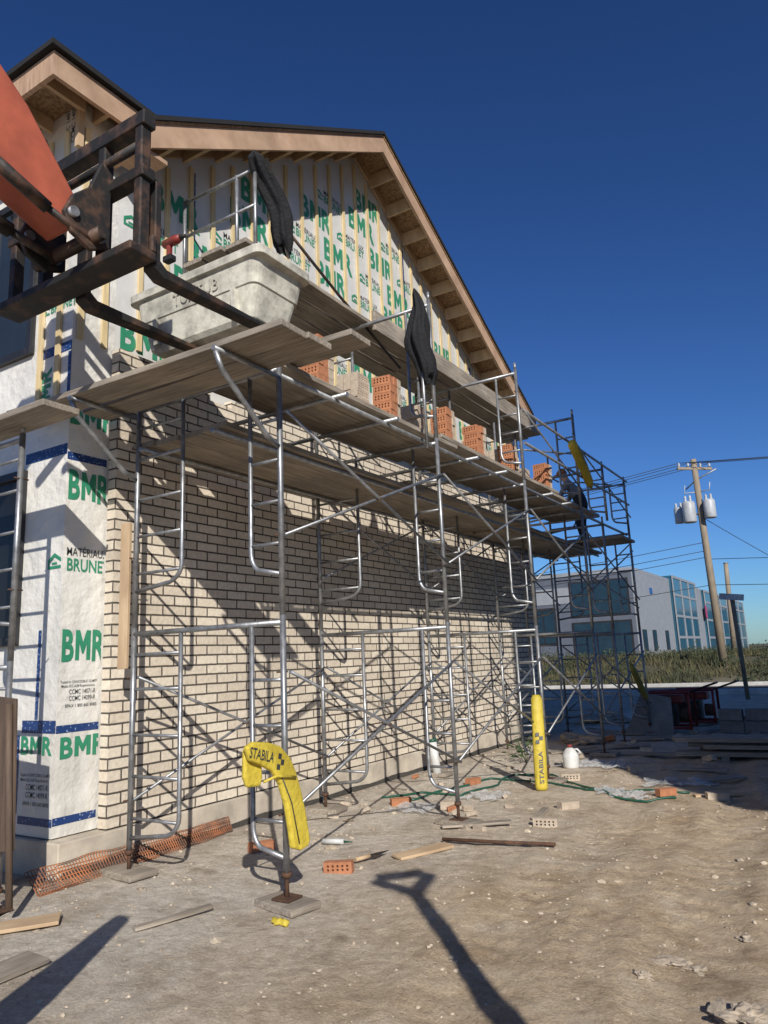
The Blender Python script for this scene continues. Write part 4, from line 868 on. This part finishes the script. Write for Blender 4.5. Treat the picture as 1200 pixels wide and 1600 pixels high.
q=pb+(pt-pb)*.72; wire(q,(8.5,40,.9),.15,'stay wire slanting down to the right from the pole')
b2=ony(1150,1040,46); t2=ony(1134,880,46); b2.z=.6
t=thing('utility_pole','short bare wooden pole right of the transformer pole','utility pole',b2); MB().tube([b2,t2],[.15,.12],12).build('shaft',M['pole'],t); MB().lathe([(.02,-.06),(.14,-.02),(.14,.03)],t2,(0,0,1),12).build('cap',M['steel'],t)
sb=gp(1169,1093); st_=CAM+(ray(1143,930))*((sb-CAM).length/ray(1169,1093).length)
t=thing('street_sign','leaning street sign post with a small pale plate beyond the site','sign',sb)
MB().tube([sb,st_],.06,8).build('post',M['pole'],t); MB().box(st_-V((0,.07,.05)),(.62,.02,.17),Matrix.Rotation(R(8),3,'Y')).build('plate',M['white'],t,bevel=.005)
def weeds(n,x0,x1,y0,y1,hmin,hmax,mat,name,label,w=.03):
    m=MB()
    for i in range(n):
        x=random.uniform(x0,x1); y=random.uniform(y0,y1); d_=noise.noise(V((x*.3,y*.3,1)))
        if d_<-.25: continue
        h=random.uniform(hmin,hmax)*(1+.8*d_+.4*noise.noise(V((x*1.1,y*1.1,4)))); a=random.uniform(0,3.14); u=V((math.cos(a),math.sin(a),0))*w*random.uniform(.6,1.6); c=V((x,y,gz(x,y)-.03)); l=V((random.uniform(-.5,.5),random.uniform(-.5,.5),1))*h
        m.add([c-u,c+u,c+l*.6+u*.8,c+l,c+l*.55-u*.9],[(0,1,2,3,4)])
    tag(m.build(name,mat,recalc=False),label,'weeds',kind='stuff')
weeds(22000,-14,16,30.2,46,.12,.48,M['weed'],'weeds','dry brown and green weeds on the bank beyond the road',.02)
m=MB()
for i in range(150):
    cx,cy_=random.uniform(-11,14),random.uniform(31,48); hh=random.uniform(.3,.95)
    for q in range(80):
        a=random.uniform(0,6.28); rr=hh*.9*random.random()**.5; zz=hh*random.random()*(1.1-rr/hh*.7); c=V((cx+math.cos(a)*rr,cy_+math.sin(a)*rr,gz(cx,cy_)+zz))
        u=V((random.uniform(-1,1),random.uniform(-1,1),random.uniform(-1,1))).normalized()*random.uniform(.03,.08); w_=u.orthogonal().normalized()*u.length*.6
        m.add([c-u,c+w_,c+u,c-w_],[(0,1,2,3)])
tag(m.build('shrubs',M['shrub'],recalc=False),'darker green shrubby growth among the bank weeds','weeds',kind='stuff')
# ------------------------------------------------------------------ unseen stand-ins added to throw shadows into the frame
NB=thing('shade_building','unseen beige clad building added right of the site to shade its far end','building',(9.5,2.2,0))  # added block, placed and sized so its shadow covers the far right ground
MB().bb(9.5,22,2.2,12.5,-.2,12.5).build('wall',M['shadeclad'],NB); MB().bb(9.4,22.1,2.1,12.6,12.5,12.8).build('roof_edge',M['clad'],NB)
for y in (5,7.5,10):
    for z in (1.2,4.2,7.2): w_=MB().bb(9.44,9.498,y-.6,y+.6,z,z+1.5).build('window',M['frame'],NB); MB().bb(9.42,9.439,y-.52,y+.52,z+.08,z+1.42).build('pane',M['glass'],w_)
el=R(30); SD=V((.68,-.733,0)).normalized()
tip=gp(625,1368); Hm=3.2; ft=tip+SD*(Hm/math.tan(el)); ft.z=gz(ft.x,ft.y)
t=thing('shadow_mast','unseen dark pole with an open D shaped head, added to cast the foreground shadow','mast',ft)  # added pole, shaped so its shadow falls across the foreground
hx=V((.733,.68,0)); tp=ft+V((0,0,Hm))
MB().tube([ft,ft+V((0,0,1.9)),tp-V((0,0,.24))],[.085,.065,.05],10).build('pole',M['blacksteel'],t)
MB().tube([tp-V((0,0,.26)),tp-hx*.10-V((0,0,.15)),tp-hx*.19-V((0,0,.05)),tp-hx*.16,tp+hx*.16,tp+hx*.19-V((0,0,.05)),tp+hx*.10-V((0,0,.15)),tp-V((0,0,.26))],.05,10).build('head',M['blacksteel'],t)
tip=gp(188,1437); Hm=1.8; tp=tip+SD*(Hm/math.tan(el)); tp.z=tip.z+Hm; ft=V((tip.x+1.3,tip.y-2.34,0))
t=thing('shadow_prop','unseen slanting prop added left of the camera to cast the lower left shadow','post',ft); MB().tube([ft,ft.lerp(tp,.6),tp],[.15,.12,.06],10).build('shaft',M['plank'],t); MB().bb(ft.x-.2,ft.x+.2,ft.y-.2,ft.y+.2,-.05,.04).build('foot_plate',M['plank'],t)  # added prop, slanted so its shadow crosses the lower left ground
# ------------------------------------------------------------------ light
w=bpy.data.worlds.new('World'); sc.world=w; w.use_nodes=True; nt=w.node_tree; bg=nt.nodes['Background']
sk=nt.nodes.new('ShaderNodeTexSky'); sk.sky_type='NISHITA'; sk.sun_disc=False; sk.sun_elevation=el; sk.sun_rotation=math.atan2(SD.x,SD.y); sk.altitude=200; sk.air_density=1.0; sk.dust_density=.3; sk.ozone_density=2.5
gm=nt.nodes.new('ShaderNodeGamma'); gm.inputs[1].default_value=1.25
mx=nt.nodes.new('ShaderNodeMix'); mx.data_type='RGBA'; mx.blend_type='MULTIPLY'; mx.inputs[0].default_value=1; mx.inputs[7].default_value=(.30,.475,.73,1)
nt.links.new(sk.outputs[0],gm.inputs[0]); nt.links.new(gm.outputs[0],mx.inputs[6]); nt.links.new(mx.outputs[2],bg.inputs[0]); bg.inputs[1].default_value=.082
ld=bpy.data.lights.new('sun','SUN'); ld.energy=5.0; ld.angle=R(.5); ld.color=(1,.955,.875); lo=bpy.data.objects.new('sun',ld); col.objects.link(lo)
sd=(SD*math.cos(el)+V((0,0,math.sin(el)))); lo.rotation_euler=(-sd).to_track_quat('-Z','Y').to_euler(); lo.location=(10,-10,15)
sc.view_settings.view_transform='Standard'; sc.view_settings.look='None'; sc.view_settings.exposure=0
